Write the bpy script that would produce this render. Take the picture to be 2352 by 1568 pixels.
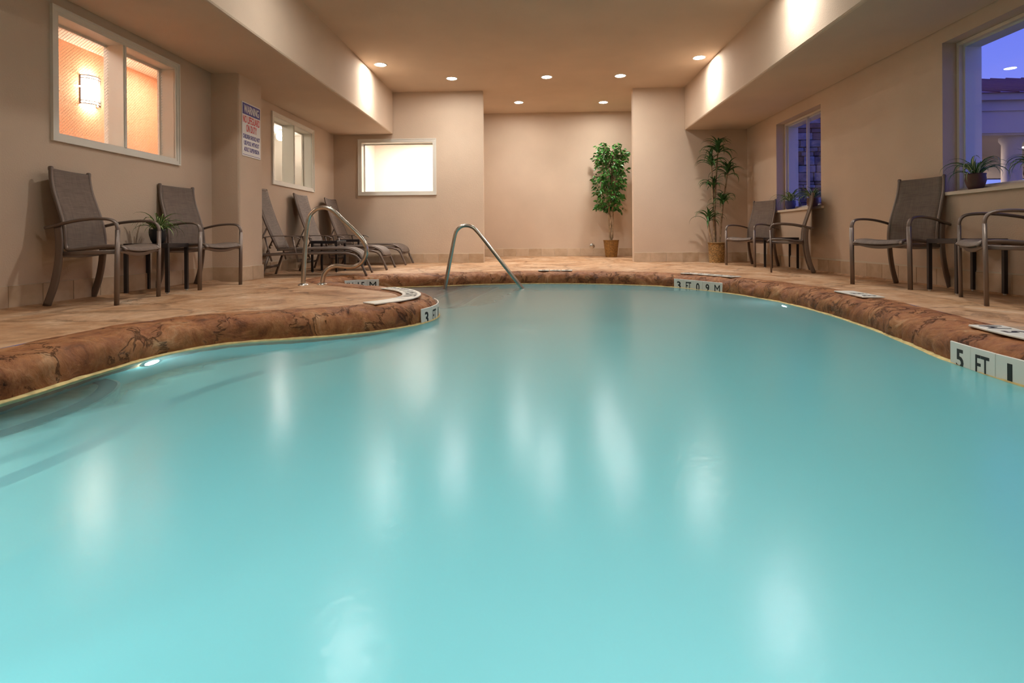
import bpy, bmesh, math, random
from mathutils import Vector, Matrix, noise
from mathutils.geometry import delaunay_2d_cdt

random.seed(7)
for o in list(bpy.data.objects):
    bpy.data.objects.remove(o)
scene = bpy.context.scene
C = scene.collection
R = math.radians

# ------------------------------------------------------------------ camera
cam_d = bpy.data.cameras.new('camera')
cam = bpy.data.objects.new('camera', cam_d)
C.objects.link(cam)
yaw, roll, pitch = R(2.477), R(-0.366), R(-0.111)
fw = Vector((-math.sin(yaw) * math.cos(pitch), math.cos(yaw) * math.cos(pitch), math.sin(pitch)))
rt = Vector((math.cos(yaw), math.sin(yaw), 0))
up = rt.cross(fw)
rt, up = rt * math.cos(roll) + up * math.sin(roll), up * math.cos(roll) - rt * math.sin(roll)
cam.matrix_world = Matrix(((rt.x, up.x, -fw.x, 0), (rt.y, up.y, -fw.y, 0), (rt.z, up.z, -fw.z, 0.4876), (0, 0, 0, 1)))
cam_d.sensor_width = 36
cam_d.lens = 1258 / 2352 * 36
cam_d.shift_y = -(784 - 546.975) / 2352
cam_d.clip_start = 0.02
scene.camera = cam

# ------------------------------------------------------------------ dusk sky
world = bpy.data.worlds.new('dusk')
scene.world = world
world.use_nodes = True
wn = world.node_tree
wn.nodes.clear()
wo = wn.nodes.new('ShaderNodeOutputWorld')
wb = wn.nodes.new('ShaderNodeBackground')
tc = wn.nodes.new('ShaderNodeTexCoord')
sx = wn.nodes.new('ShaderNodeSeparateXYZ')
cr = wn.nodes.new('ShaderNodeValToRGB')
cr.color_ramp.elements[0].position = 0.0
cr.color_ramp.elements[0].color = (0.28, 0.36, 1.0, 1)
cr.color_ramp.elements[1].position = 0.45
cr.color_ramp.elements[1].color = (0.095, 0.14, 0.95, 1)
wn.links.new(tc.outputs['Generated'], sx.inputs[0])
wn.links.new(sx.outputs['Z'], cr.inputs[0])
wn.links.new(cr.outputs[0], wb.inputs['Color'])
wb.inputs['Strength'].default_value = 1.0
wn.links.new(wb.outputs[0], wo.inputs[0])

scene.view_settings.view_transform = 'Standard'
scene.view_settings.look = 'None'
scene.view_settings.gamma = 1
scene.view_settings.exposure = 0.0
scene.view_settings.use_curve_mapping = False
try:
    scene.cycles.caustics_refractive = False
    scene.cycles.caustics_reflective = False
except Exception:
    pass

# strengths of the room's lamps and of the added pool lamps
DOWNLIGHT = 300.0
DOWNLIGHT_BEAM = 65.0
LAMP_COL = (1.0, 0.98, 0.925)
ADDED_POOL_LAMP = 570.0

# room dimensions (metres)
XL, XR = -3.713, 3.78
YB, YF = 9.95, -2.6
YA = 11.8
AXL, AXR = -0.947, 1.766
BXL, BXR = -1.25, 2.6
ZC, ZS = 3.155, 2.386
SXL, SXR = -2.6, 2.678
WATER = -0.15
TILE_H = 0.166


def deck_z(y):
    if y < 7.7:
        return 0.0
    if y < YB:
        return 0.03 * (y - 7.7) / (YB - 7.7)
    return 0.03 + 0.045 * min(1, (y - YB) / (YA - YB))


# ------------------------------------------------------------------ materials
MATS = {}


def nodes_of(name):
    m = bpy.data.materials.new(name)
    m.use_nodes = True
    nt = m.node_tree
    b = nt.nodes['Principled BSDF']
    MATS[name] = m
    return m, nt, b


def mat(name, col, rough=0.5, metal=0.0, emit=None, estr=0.0, spec=None, bump=0.0, bscale=200.0, var=0.0, vscale=4.0):
    m, nt, b = nodes_of(name)
    b.inputs['Base Color'].default_value = (*col, 1)
    b.inputs['Roughness'].default_value = rough
    b.inputs['Metallic'].default_value = metal
    if spec is not None:
        b.inputs['Specular IOR Level'].default_value = spec
    if emit:
        b.inputs['Emission Color'].default_value = (*emit, 1)
        b.inputs['Emission Strength'].default_value = estr
    t = nt.nodes.new('ShaderNodeTexCoord')
    if var > 0:
        n = nt.nodes.new('ShaderNodeTexNoise')
        n.inputs['Scale'].default_value = vscale
        n.inputs['Detail'].default_value = 4
        nt.links.new(t.outputs['Object'], n.inputs['Vector'])
        r = nt.nodes.new('ShaderNodeValToRGB')
        r.color_ramp.elements[0].position = 0.3
        r.color_ramp.elements[1].position = 0.7
        r.color_ramp.elements[0].color = (*[c * (1 - var) for c in col], 1)
        r.color_ramp.elements[1].color = (*[min(1, c * (1 + var)) for c in col], 1)
        nt.links.new(n.outputs['Fac'], r.inputs[0])
        nt.links.new(r.outputs[0], b.inputs['Base Color'])
    if bump > 0:
        n2 = nt.nodes.new('ShaderNodeTexNoise')
        n2.inputs['Scale'].default_value = bscale
        n2.inputs['Detail'].default_value = 3
        nt.links.new(t.outputs['Object'], n2.inputs['Vector'])
        bp = nt.nodes.new('ShaderNodeBump')
        bp.inputs['Strength'].default_value = bump
        bp.inputs['Distance'].default_value = 0.01
        nt.links.new(n2.outputs['Fac'], bp.inputs['Height'])
        nt.links.new(bp.outputs[0], b.inputs['Normal'])
    return m


mat('stucco', (0.64, 0.50, 0.38), 0.9, spec=0.15, bump=0.25, bscale=90, var=0.05, vscale=1.3)
mat('lip_mortar', (0.62, 0.50, 0.22), 0.8, var=0.25, vscale=20)  # yellow carries the glow of pool light on the submerged coping edge
mat('grout', (0.62, 0.54, 0.42), 0.9)
mat('white_paint', (0.78, 0.74, 0.66), 0.45)
mat('sill_paint', (0.72, 0.62, 0.5), 0.5)
mat('metal_bronze', (0.20, 0.155, 0.13), 0.38, metal=0.55)
mat('table_black', (0.018, 0.014, 0.016), 0.4)
mat('steel', (0.62, 0.60, 0.55), 0.22, metal=1.0, var=0.12, vscale=18)
mat('marker_white', (0.84, 0.83, 0.76), 0.3)
mat('marker_black', (0.01, 0.01, 0.01), 0.5)
mat('sign_white', (0.82, 0.79, 0.78), 0.5)
mat('sign_blue', (0.035, 0.02, 0.22), 0.5)
mat('sign_red', (0.65, 0.03, 0.03), 0.5)
mat('pot_black', (0.012, 0.012, 0.014), 0.5)
mat('pot_terracotta', (0.10, 0.04, 0.025), 0.5)
mat('pot_blue', (0.05, 0.05, 0.16), 0.4)
mat('soil', (0.03, 0.02, 0.012), 0.95)
mat('leaf_green', (0.06, 0.17, 0.03), 0.45, var=0.3, vscale=9)
mat('leaf_cream', (0.55, 0.62, 0.32), 0.5)
mat('leaf_ficus', (0.045, 0.17, 0.025), 0.3, var=0.5, vscale=14)
mat('leaf_dracaena', (0.05, 0.14, 0.035), 0.4, var=0.35, vscale=8)
mat('bark', (0.32, 0.22, 0.13), 0.9, bump=0.6, bscale=40, var=0.4, vscale=25)
mat('planter_wood', (0.27, 0.13, 0.03), 0.6, var=0.35, vscale=30)
mat('wicker', (0.36, 0.20, 0.06), 0.6, var=0.45, vscale=40)
mat('lamp_lens', (1, 1, 1), 0.5, emit=LAMP_COL, estr=DOWNLIGHT)
mat('lamp_trim', (0.8, 0.76, 0.7), 0.5)
mat('pool_lens', (1, 1, 1), 0.5, emit=(0.75, 0.95, 1.0), estr=ADDED_POOL_LAMP)  # lens of the added out-of-view lamps that brighten the water
mat('pool_lens_dim', (1, 1, 1), 0.5, emit=(0.75, 0.95, 1.0), estr=90)
mat('sconce_glass', (1, 1, 1), 0.5, emit=(1.0, 0.9, 0.74), estr=48)
mat('sconce_bronze', (0.10, 0.05, 0.03), 0.4, metal=0.7)
mat('corridor_wall', (0.80, 0.43, 0.25), 0.8)
mat('room_cream', (0.72, 0.64, 0.52), 0.8)
mat('room_pink', (0.85, 0.76, 0.68), 0.8)
mat('room_grey', (0.5, 0.44, 0.37), 0.8)
mat('room_ceiling', (0.85, 0.8, 0.72), 0.8)
mat('room_lamp', (1, 1, 1), 0.5, emit=(1.0, 0.93, 0.82), estr=110)
mat('room_lamp_soft', (1, 1, 1), 0.5, emit=(1.0, 0.94, 0.86), estr=22)
mat('corridor_lamp', (1, 1, 1), 0.5, emit=(1.0, 0.93, 0.82), estr=27)
mat('roof_metal', (0.20, 0.075, 0.10), 0.45)
mat('canopy_trim', (0.45, 0.38, 0.36), 0.7)
mat('canopy_tan', (0.55, 0.42, 0.31), 0.8)
mat('canopy_lamp', (1, 1, 1), 0.5, emit=(1.0, 0.9, 0.75), estr=180)
mat('asphalt', (0.10, 0.10, 0.11), 0.9)
mat('mortar', (0.06, 0.05, 0.05), 0.9)
mat('vinyl', (0.72, 0.72, 0.72), 0.4)
mat('step_tile', (0.03, 0.035, 0.05), 0.3)
mat('basket_rope', (0.25, 0.14, 0.05), 0.7)
for i, c in enumerate([(0.25, 0.15, 0.13), (0.32, 0.25, 0.22), (0.20, 0.11, 0.09), (0.38, 0.34, 0.33)]):
    mat('stone_%d' % i, c, 0.9, bump=0.6, bscale=25, var=0.3, vscale=9)


def tile_mat():
    m, nt, b = nodes_of('base_tile')
    oi = nt.nodes.new('ShaderNodeObjectInfo')
    t = nt.nodes.new('ShaderNodeTexCoord')
    n = nt.nodes.new('ShaderNodeTexNoise')
    n.inputs['Scale'].default_value = 9
    n.inputs['Detail'].default_value = 5
    va = nt.nodes.new('ShaderNodeVectorMath')
    va.operation = 'ADD'
    nt.links.new(t.outputs['Object'], va.inputs[0])
    nt.links.new(oi.outputs['Location'], va.inputs[1])
    nt.links.new(va.outputs[0], n.inputs['Vector'])
    ma = nt.nodes.new('ShaderNodeMath')
    ma.operation = 'MULTIPLY_ADD'
    ma.inputs[1].default_value = 0.35
    nt.links.new(oi.outputs['Random'], ma.inputs[0])
    nt.links.new(n.outputs['Fac'], ma.inputs[2])
    r = nt.nodes.new('ShaderNodeValToRGB')
    r.color_ramp.elements[0].position = 0.35
    r.color_ramp.elements[1].position = 0.9
    r.color_ramp.elements[0].color = (0.46, 0.32, 0.20, 1)
    r.color_ramp.elements[1].color = (0.62, 0.47, 0.33, 1)
    nt.links.new(ma.outputs[0], r.inputs[0])
    nt.links.new(r.outputs[0], b.inputs['Base Color'])
    b.inputs['Roughness'].default_value = 0.55


tile_mat()


def deck_mat(name, cols, scale, bump):
    m, nt, b = nodes_of(name)
    t = nt.nodes.new('ShaderNodeTexCoord')
    n = nt.nodes.new('ShaderNodeTexNoise')
    n.inputs['Scale'].default_value = scale
    n.inputs['Detail'].default_value = 9
    n.inputs['Roughness'].default_value = 0.68
    n.inputs['Distortion'].default_value = 0.9
    nt.links.new(t.outputs['Object'], n.inputs['Vector'])
    r = nt.nodes.new('ShaderNodeValToRGB')
    el = r.color_ramp.elements
    ps = [0.3 + 0.42 * i / (len(cols) - 1) for i in range(len(cols))]
    el[0].position, el[0].color = ps[0], (*cols[0], 1)
    el[1].position, el[1].color = ps[-1], (*cols[-1], 1)
    for p, c in zip(ps[1:-1], cols[1:-1]):
        e = el.new(p)
        e.color = (*c, 1)
    nt.links.new(n.outputs['Fac'], r.inputs[0])
    # thin cracks of the stamped stone pattern
    v = nt.nodes.new('ShaderNodeTexVoronoi')
    v.feature = 'DISTANCE_TO_EDGE'
    v.inputs['Scale'].default_value = scale * 0.8
    vm = nt.nodes.new('ShaderNodeMixRGB')
    vm.inputs[0].default_value = 0.35
    nt.links.new(t.outputs['Object'], vm.inputs[1])
    nt.links.new(n.outputs['Color'], vm.inputs[2])
    nt.links.new(vm.outputs[0], v.inputs['Vector'])
    mr = nt.nodes.new('ShaderNodeMapRange')
    mr.inputs['From Max'].default_value = 0.03
    nt.links.new(v.outputs['Distance'], mr.inputs['Value'])
    mx = nt.nodes.new('ShaderNodeMixRGB')
    mx.blend_type = 'MULTIPLY'
    mx.inputs[0].default_value = 0.35
    nt.links.new(r.outputs[0], mx.inputs[1])
    nt.links.new(mr.outputs[0], mx.inputs[2])
    fn = nt.nodes.new('ShaderNodeTexNoise')
    fn.inputs['Scale'].default_value = scale * 7
    fn.inputs['Detail'].default_value = 8
    fn.inputs['Roughness'].default_value = 0.7
    nt.links.new(t.outputs['Object'], fn.inputs['Vector'])
    fm = nt.nodes.new('ShaderNodeMapRange')
    fm.inputs['From Min'].default_value = 0.3
    fm.inputs['From Max'].default_value = 0.7
    fm.inputs['To Min'].default_value = 0.72
    fm.inputs['To Max'].default_value = 1.18
    nt.links.new(fn.outputs['Fac'], fm.inputs['Value'])
    vs_ = nt.nodes.new('ShaderNodeVectorMath')
    vs_.operation = 'SCALE'
    nt.links.new(mx.outputs[0], vs_.inputs[0])
    nt.links.new(fm.outputs[0], vs_.inputs['Scale'])
    nt.links.new(vs_.outputs[0], b.inputs['Base Color'])
    ad = nt.nodes.new('ShaderNodeMath')
    ad.operation = 'MULTIPLY_ADD'
    ad.inputs[1].default_value = 0.25
    nt.links.new(mr.outputs[0], ad.inputs[0])
    nt.links.new(n.outputs['Fac'], ad.inputs[2])
    bp = nt.nodes.new('ShaderNodeBump')
    bp.inputs['Strength'].default_value = bump
    bp.inputs['Distance'].default_value = 0.02
    nt.links.new(ad.outputs[0], bp.inputs['Height'])
    nt.links.new(bp.outputs[0], b.inputs['Normal'])
    b.inputs['Roughness'].default_value = 0.55
    b.inputs['Specular IOR Level'].default_value = 0.3
    return m


deck_mat('deck_stone', [(0.26, 0.115, 0.05), (0.48, 0.265, 0.135), (0.60, 0.385, 0.235), (0.74, 0.56, 0.40)], 1.9, 0.7)
deck_mat('coping_rock', [(0.10, 0.034, 0.013), (0.29, 0.105, 0.036), (0.41, 0.175, 0.065), (0.55, 0.34, 0.18)], 5.0, 1.0)


def plaster_mat():
    m, nt, b = nodes_of('pool_plaster')
    b.inputs['Base Color'].default_value = (0.42, 0.78, 0.78, 1)
    b.inputs['Roughness'].default_value = 0.8
    b.inputs['Specular IOR Level'].default_value = 0.0


plaster_mat()
mat('bench_plaster', (0.60, 0.66, 0.56), 0.8, spec=0.0, var=0.15, vscale=20)


def water_mat():
    m = bpy.data.materials.new('water')
    m.use_nodes = True
    MATS['water'] = m
    nt = m.node_tree
    nt.nodes.clear()
    out = nt.nodes.new('ShaderNodeOutputMaterial')
    t = nt.nodes.new('ShaderNodeTexCoord')
    n = nt.nodes.new('ShaderNodeTexNoise')
    n.inputs['Scale'].default_value = 26
    n.inputs['Detail'].default_value = 6
    n.inputs['Roughness'].default_value = 0.6
    n.inputs['Distortion'].default_value = 1.2
    nt.links.new(t.outputs['Object'], n.inputs['Vector'])
    bp = nt.nodes.new('ShaderNodeBump')
    bp.inputs['Strength'].default_value = 0.035
    bp.inputs['Distance'].default_value = 0.02
    # choppy patches where the return jets break the surface
    hgt = n.outputs['Fac']
    n3 = nt.nodes.new('ShaderNodeTexNoise')
    n3.inputs['Scale'].default_value = 15
    n3.inputs['Detail'].default_value = 3
    nt.links.new(t.outputs['Object'], n3.inputs['Vector'])
    for jx, jy in ((-0.55, 3.93), (-0.07, 3.96), (0.61, 4.0)):
        ds = nt.nodes.new('ShaderNodeVectorMath')
        ds.operation = 'DISTANCE'
        ds.inputs[1].default_value = (jx, jy, WATER)
        nt.links.new(t.outputs['Object'], ds.inputs[0])
        mr = nt.nodes.new('ShaderNodeMapRange')
        mr.inputs['From Min'].default_value = 0.05
        mr.inputs['From Max'].default_value = 0.34
        mr.inputs['To Min'].default_value = 30.0
        mr.inputs['To Max'].default_value = 0.0
        nt.links.new(ds.outputs['Value'], mr.inputs['Value'])
        mm = nt.nodes.new('ShaderNodeMath')
        mm.operation = 'MULTIPLY_ADD'
        nt.links.new(n3.outputs['Fac'], mm.inputs[0])
        nt.links.new(mr.outputs[0], mm.inputs[1])
        nt.links.new(hgt, mm.inputs[2])
        hgt = mm.outputs[0]
    nt.links.new(hgt, bp.inputs['Height'])
    fr = nt.nodes.new('ShaderNodeFresnel')
    fr.inputs['IOR'].default_value = 1.33
    gl = nt.nodes.new('ShaderNodeBsdfGlossy')
    gl.inputs['Roughness'].default_value = 0.2
    nt.links.new(bp.outputs[0], gl.inputs['Normal'])
    rf = nt.nodes.new('ShaderNodeBsdfRefraction')
    rf.inputs['IOR'].default_value = 1.33
    rf.inputs['Roughness'].default_value = 0.08
    rf.inputs['Color'].default_value = (0.66, 0.95, 0.96, 1)
    tr = nt.nodes.new('ShaderNodeBsdfTranslucent')
    tr.inputs['Color'].default_value = (0.62, 0.96, 0.98, 1)
    df = nt.nodes.new('ShaderNodeBsdfDiffuse')      # light scattered back by the cloudy water
    df.inputs['Color'].default_value = (0.28, 0.77, 0.80, 1)
    m0 = nt.nodes.new('ShaderNodeMixShader')
    m0.inputs[0].default_value = 0.5
    nt.links.new(tr.outputs[0], m0.inputs[1])
    nt.links.new(df.outputs[0], m0.inputs[2])
    m1 = nt.nodes.new('ShaderNodeMixShader')
    at_ = nt.nodes.new('ShaderNodeAttribute')     # share of light scattered on the way down: grows with the depth below
    at_.attribute_name = 'turbid'
    nt.links.new(at_.outputs['Fac'], m1.inputs[0])
    nt.links.new(rf.outputs[0], m1.inputs[1])
    nt.links.new(m0.outputs[0], m1.inputs[2])
    m2 = nt.nodes.new('ShaderNodeMixShader')
    nt.links.new(fr.outputs[0], m2.inputs[0])
    nt.links.new(m1.outputs[0], m2.inputs[1])
    nt.links.new(gl.outputs[0], m2.inputs[2])
    nt.links.new(m2.outputs[0], out.inputs['Surface'])


water_mat()


def glass_mat(name, wires=False):
    m = bpy.data.materials.new(name)
    m.use_nodes = True
    MATS[name] = m
    nt = m.node_tree
    nt.nodes.clear()
    out = nt.nodes.new('ShaderNodeOutputMaterial')
    ge = nt.nodes.new('ShaderNodeNewGeometry')
    dt = nt.nodes.new('ShaderNodeVectorMath')
    dt.operation = 'DOT_PRODUCT'
    nt.links.new(ge.outputs['Normal'], dt.inputs[0])
    nt.links.new(ge.outputs['Incoming'], dt.inputs[1])
    prev = dt.outputs['Value']
    for op, v in (('ABSOLUTE', 0), ('SUBTRACT', None), ('POWER', 5.0), ('MULTIPLY_ADD', 0.93)):
        q = nt.nodes.new('ShaderNodeMath')
        q.operation = op
        if op == 'SUBTRACT':
            q.inputs[0].default_value = 1.0
            nt.links.new(prev, q.inputs[1])
        else:
            nt.links.new(prev, q.inputs[0])
            q.inputs[1].default_value = v
        if op == 'MULTIPLY_ADD':
            q.inputs[2].default_value = 0.035
        prev = q.outputs[0]
    fr = q
    gl = nt.nodes.new('ShaderNodeBsdfGlossy')
    gl.inputs['Roughness'].default_value = 0.0
    tp = nt.nodes.new('ShaderNodeBsdfTransparent')
    mx = nt.nodes.new('ShaderNodeMixShader')
    nt.links.new(fr.outputs[0], mx.inputs[0])
    nt.links.new(tp.outputs[0], mx.inputs[1])
    nt.links.new(gl.outputs[0], mx.inputs[2])
    last = mx
    if wires:   # embedded diamond wire mesh of safety glass
        t = nt.nodes.new('ShaderNodeTexCoord')
        s = nt.nodes.new('ShaderNodeSeparateXYZ')
        nt.links.new(t.outputs['Object'], s.inputs[0])
        acc = None
        for sg in (1, -1):
            a = nt.nodes.new('ShaderNodeMath')
            a.operation = 'MULTIPLY_ADD'
            a.inputs[1].default_value = sg
            nt.links.new(s.outputs['Y'], a.inputs[0])
            nt.links.new(s.outputs['Z'], a.inputs[2])
            k = nt.nodes.new('ShaderNodeMath')
            k.operation = 'PINGPONG'
            k.inputs[1].default_value = 0.014
            nt.links.new(a.outputs[0], k.inputs[0])
            l = nt.nodes.new('ShaderNodeMath')
            l.operation = 'LESS_THAN'
            l.inputs[1].default_value = 0.0009
            nt.links.new(k.outputs[0], l.inputs[0])
            if acc is None:
                acc = l
            else:
                x = nt.nodes.new('ShaderNodeMath')
                x.operation = 'MAXIMUM'
                nt.links.new(acc.outputs[0], x.inputs[0])
                nt.links.new(l.outputs[0], x.inputs[1])
                acc = x
        d = nt.nodes.new('ShaderNodeBsdfDiffuse')
        d.inputs['Color'].default_value = (0.8, 0.75, 0.68, 1)
        m2 = nt.nodes.new('ShaderNodeMixShader')
        nt.links.new(acc.outputs[0], m2.inputs[0])
        nt.links.new(mx.outputs[0], m2.inputs[1])
        nt.links.new(d.outputs[0], m2.inputs[2])
        last = m2
    nt.links.new(last.outputs[0], out.inputs['Surface'])


glass_mat('glass')
glass_mat('wire_glass', True)


def fabric_mat():
    m, nt, b = nodes_of('sling')
    t = nt.nodes.new('ShaderNodeTexCoord')
    cols = []
    for axis, sc in (('X', 420), ('Z', 420)):
        w = nt.nodes.new('ShaderNodeTexNoise')
        mp = nt.nodes.new('ShaderNodeMapping')
        mp.inputs['Scale'].default_value = (sc, 8, 8) if axis == 'X' else (8, 60, sc)
        nt.links.new(t.outputs['Object'], mp.inputs[0])
        nt.links.new(mp.outputs[0], w.inputs['Vector'])
        w.inputs['Scale'].default_value = 1
        cols.append(w)
    ad = nt.nodes.new('ShaderNodeMath')
    ad.operation = 'ADD'
    nt.links.new(cols[0].outputs['Fac'], ad.inputs[0])
    nt.links.new(cols[1].outputs['Fac'], ad.inputs[1])
    r = nt.nodes.new('ShaderNodeValToRGB')
    r.color_ramp.elements[0].position = 0.38
    r.color_ramp.elements[1].position = 0.62
    r.color_ramp.elements[0].color = (0.12, 0.085, 0.066, 1)
    r.color_ramp.elements[1].color = (0.23, 0.175, 0.14, 1)
    hf = nt.nodes.new('ShaderNodeMath')
    hf.operation = 'MULTIPLY'
    hf.inputs[1].default_value = 0.5
    nt.links.new(ad.outputs[0], hf.inputs[0])
    nt.links.new(hf.outputs[0], r.inputs[0])
    nt.links.new(r.outputs[0], b.inputs['Base Color'])
    b.inputs['Roughness'].default_value = 0.7


fabric_mat()


# ------------------------------------------------------------------ mesh helpers
class MB:
    def __init__(s):
        s.v, s.f, s.m, s.sm = [], [], [], []

    def add(s, verts, faces, mi=0, smooth=False, M=None):
        o = len(s.v)
        s.v += [tuple(M @ Vector(p)) if M else tuple(p) for p in verts]
        for f in faces:
            s.f.append([i + o for i in f])
            s.m.append(mi)
            s.sm.append(smooth)
        return s

    def box(s, a, b, mi=0, M=None):
        x0, y0, z0 = a
        x1, y1, z1 = b
        V = [(x0, y0, z0), (x1, y0, z0), (x1, y1, z0), (x0, y1, z0), (x0, y0, z1), (x1, y0, z1), (x1, y1, z1), (x0, y1, z1)]
        F = [(0, 3, 2, 1), (4, 5, 6, 7), (0, 1, 5, 4), (1, 2, 6, 5), (2, 3, 7, 6), (3, 0, 4, 7)]
        return s.add(V, F, mi, False, M)

    def sweep(s, path, sec, mi=0, smooth=True, upv=None, scale=None, cap=True):
        """sweep a closed 2-D section along a 3-D path; upv fixes the section's second axis"""
        P = [Vector(p) for p in path]
        n = len(P)
        rings = []
        prev = None
        for i in range(n):
            t = (P[min(i + 1, n - 1)] - P[max(i - 1, 0)]).normalized()
            if upv is not None:
                side = t.cross(Vector(upv)).normalized()
            elif prev is None:
                a = Vector((0, 0, 1)) if abs(t.z) < 0.9 else Vector((1, 0, 0))
                side = t.cross(a).normalized()
            else:
                side = (prev - t * prev.dot(t)).normalized()
            prev = side
            u2 = side.cross(t).normalized()
            k = 1 if scale is None else scale[i]
            rings.append([P[i] + side * (x * k) + u2 * (y * k) for x, y in sec])
        m = len(sec)
        V = [p for r in rings for p in r]
        F = []
        for i in range(n - 1):
            for j in range(m):
                a, b = i * m + j, i * m + (j + 1) % m
                F.append((a, b, b + m, a + m))
        if cap:
            F.append(tuple(range(m))[::-1])
            F.append(tuple(range((n - 1) * m, n * m)))
        return s.add(V, F, mi, smooth)

    def tube(s, path, r, seg=10, mi=0, scale=None):
        return s.sweep(path, [(r * math.cos(2 * math.pi * k / seg), r * math.sin(2 * math.pi * k / seg)) for k in range(seg)], mi, True, None, scale)

    def bar(s, path, w, h, upv, mi=0):
        """flat oval bar: w along side, h along up"""
        q = []
        for k in range(12):
            a = 2 * math.pi * (k + 0.5) / 12
            cx = abs(math.cos(a)) ** 0.5 * math.copysign(1, math.cos(a))
            cy = abs(math.sin(a)) ** 0.5 * math.copysign(1, math.sin(a))
            q.append((w / 2 * cx, h / 2 * cy))
        return s.sweep(path, q, mi, True, upv)

    def lathe(s, prof, seg=24, c=(0, 0, 0), mi=0, smooth=True):
        V, F = [], []
        m = len(prof)
        for k in range(seg):
            a = 2 * math.pi * k / seg
            for r, z in prof:
                V.append((c[0] + r * math.cos(a), c[1] + r * math.sin(a), c[2] + z))
        for k in range(seg):
            k2 = (k + 1) % seg
            for j in range(m - 1):
                F.append((k * m + j, k2 * m + j, k2 * m + j + 1, k * m + j + 1))
        return s.add(V, F, mi, smooth)

    def mesh(s, name, mats):
        me = bpy.data.meshes.new(name)
        me.from_pydata(s.v, [], s.f)
        for q in ([mats] if isinstance(mats, str) else mats):
            me.materials.append(MATS[q])
        me.polygons.foreach_set('material_index', s.m)
        me.polygons.foreach_set('use_smooth', s.sm)
        me.update()
        return me

    def build(s, name, mats, parent=None):
        o = bpy.data.objects.new(name, s.mesh(name, mats))
        C.objects.link(o)
        if parent:
            o.parent = parent
        return o


def bevel(o, w, seg=2):
    bm = bmesh.new()
    bm.from_mesh(o.data)
    bmesh.ops.bevel(bm, geom=bm.edges[:], offset=w, segments=seg, affect='EDGES', profile=0.5)
    bm.to_mesh(o.data)
    bm.free()
    return o


def tag(o, label=None, cat=None, group=None, kind=None):
    if label:
        o['label'] = label
    if cat:
        o['category'] = cat
    if group:
        o['group'] = group
    if kind:
        o['kind'] = kind
    return o


def empty(name, loc=(0, 0, 0), rz=0.0):
    o = bpy.data.objects.new(name, None)
    o.empty_display_size = 0.1
    C.objects.link(o)
    o.location = loc
    o.rotation_euler = (0, 0, rz)
    return o


def struct(o, label=None):
    return tag(o, label, None, None, 'structure')


def copy_tree(o, parent=None):
    c = o.copy()
    C.objects.link(c)
    c.parent = parent
    for ch in list(o.children):
        copy_tree(ch, c)
    return c


def catmull(pts, n, closed=False):
    P = [Vector(p) for p in pts]
    N = len(P)
    out = []
    rng = range(N) if closed else range(N - 1)
    for i in rng:
        if closed:
            a, b, c, d = P[(i - 1) % N], P[i], P[(i + 1) % N], P[(i + 2) % N]
        else:
            a, b, c, d = P[max(i - 1, 0)], P[i], P[i + 1], P[min(i + 2, N - 1)]
        for k in range(n):
            t = k / n
            out.append(0.5 * ((2 * b) + (c - a) * t + (2 * a - 5 * b + 4 * c - d) * t * t + (3 * b - a - 3 * c + d) * t ** 3))
    if not closed:
        out.append(P[-1])
    return out


_text_cache = {}


def text_mesh(body, size, xs=1.0, fat=0.02, depth=0.0006):
    """flat lettering centred on the origin in the XY plane, raised a little"""
    key = (body, size, xs, fat)
    if key in _text_cache:
        return _text_cache[key]
    cu = bpy.data.curves.new('lettering', 'FONT')
    cu.body = body
    cu.size = size
    cu.align_x = 'CENTER'
    cu.align_y = 'CENTER'
    cu.offset = fat * size
    cu.extrude = depth
    cu.resolution_u = 3
    o = bpy.data.objects.new('lettering_source', cu)
    C.objects.link(o)
    bpy.context.view_layer.update()
    dg = bpy.context.evaluated_depsgraph_get()
    me = bpy.data.meshes.new_from_object(o.evaluated_get(dg))
    bpy.data.objects.remove(o)
    xsv = [v.co.x for v in me.vertices]
    ysv = [v.co.y for v in me.vertices]
    cx, cy = (min(xsv) + max(xsv)) / 2, (min(ysv) + max(ysv)) / 2
    for v in me.vertices:
        v.co.x = (v.co.x - cx) * xs
        v.co.y -= cy
    _text_cache[key] = me
    return me


def text_obj(body, size, matname, parent, M, xs=1.0, fat=0.02, fit=None):
    me = text_mesh(body, size, xs, fat).copy()
    if fit:
        w = max(v.co.x for v in me.vertices) - min(v.co.x for v in me.vertices)
        hh = max(v.co.y for v in me.vertices) - min(v.co.y for v in me.vertices)
        for v in me.vertices:
            v.co.x *= fit[0] / w
            v.co.y *= fit[1] / hh
    me.materials.clear()
    me.materials.append(MATS[matname])
    o = bpy.data.objects.new('lettering', me)
    C.objects.link(o)
    o.parent = parent
    o.matrix_local = M
    return o


def frame(origin, xa, ya):
    xa, ya = Vector(xa).normalized(), Vector(ya).normalized()
    za = xa.cross(ya)
    return Matrix(((xa.x, ya.x, za.x, origin[0]), (xa.y, ya.y, za.y, origin[1]), (xa.z, ya.z, za.z, origin[2]), (0, 0, 0, 1)))


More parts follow.
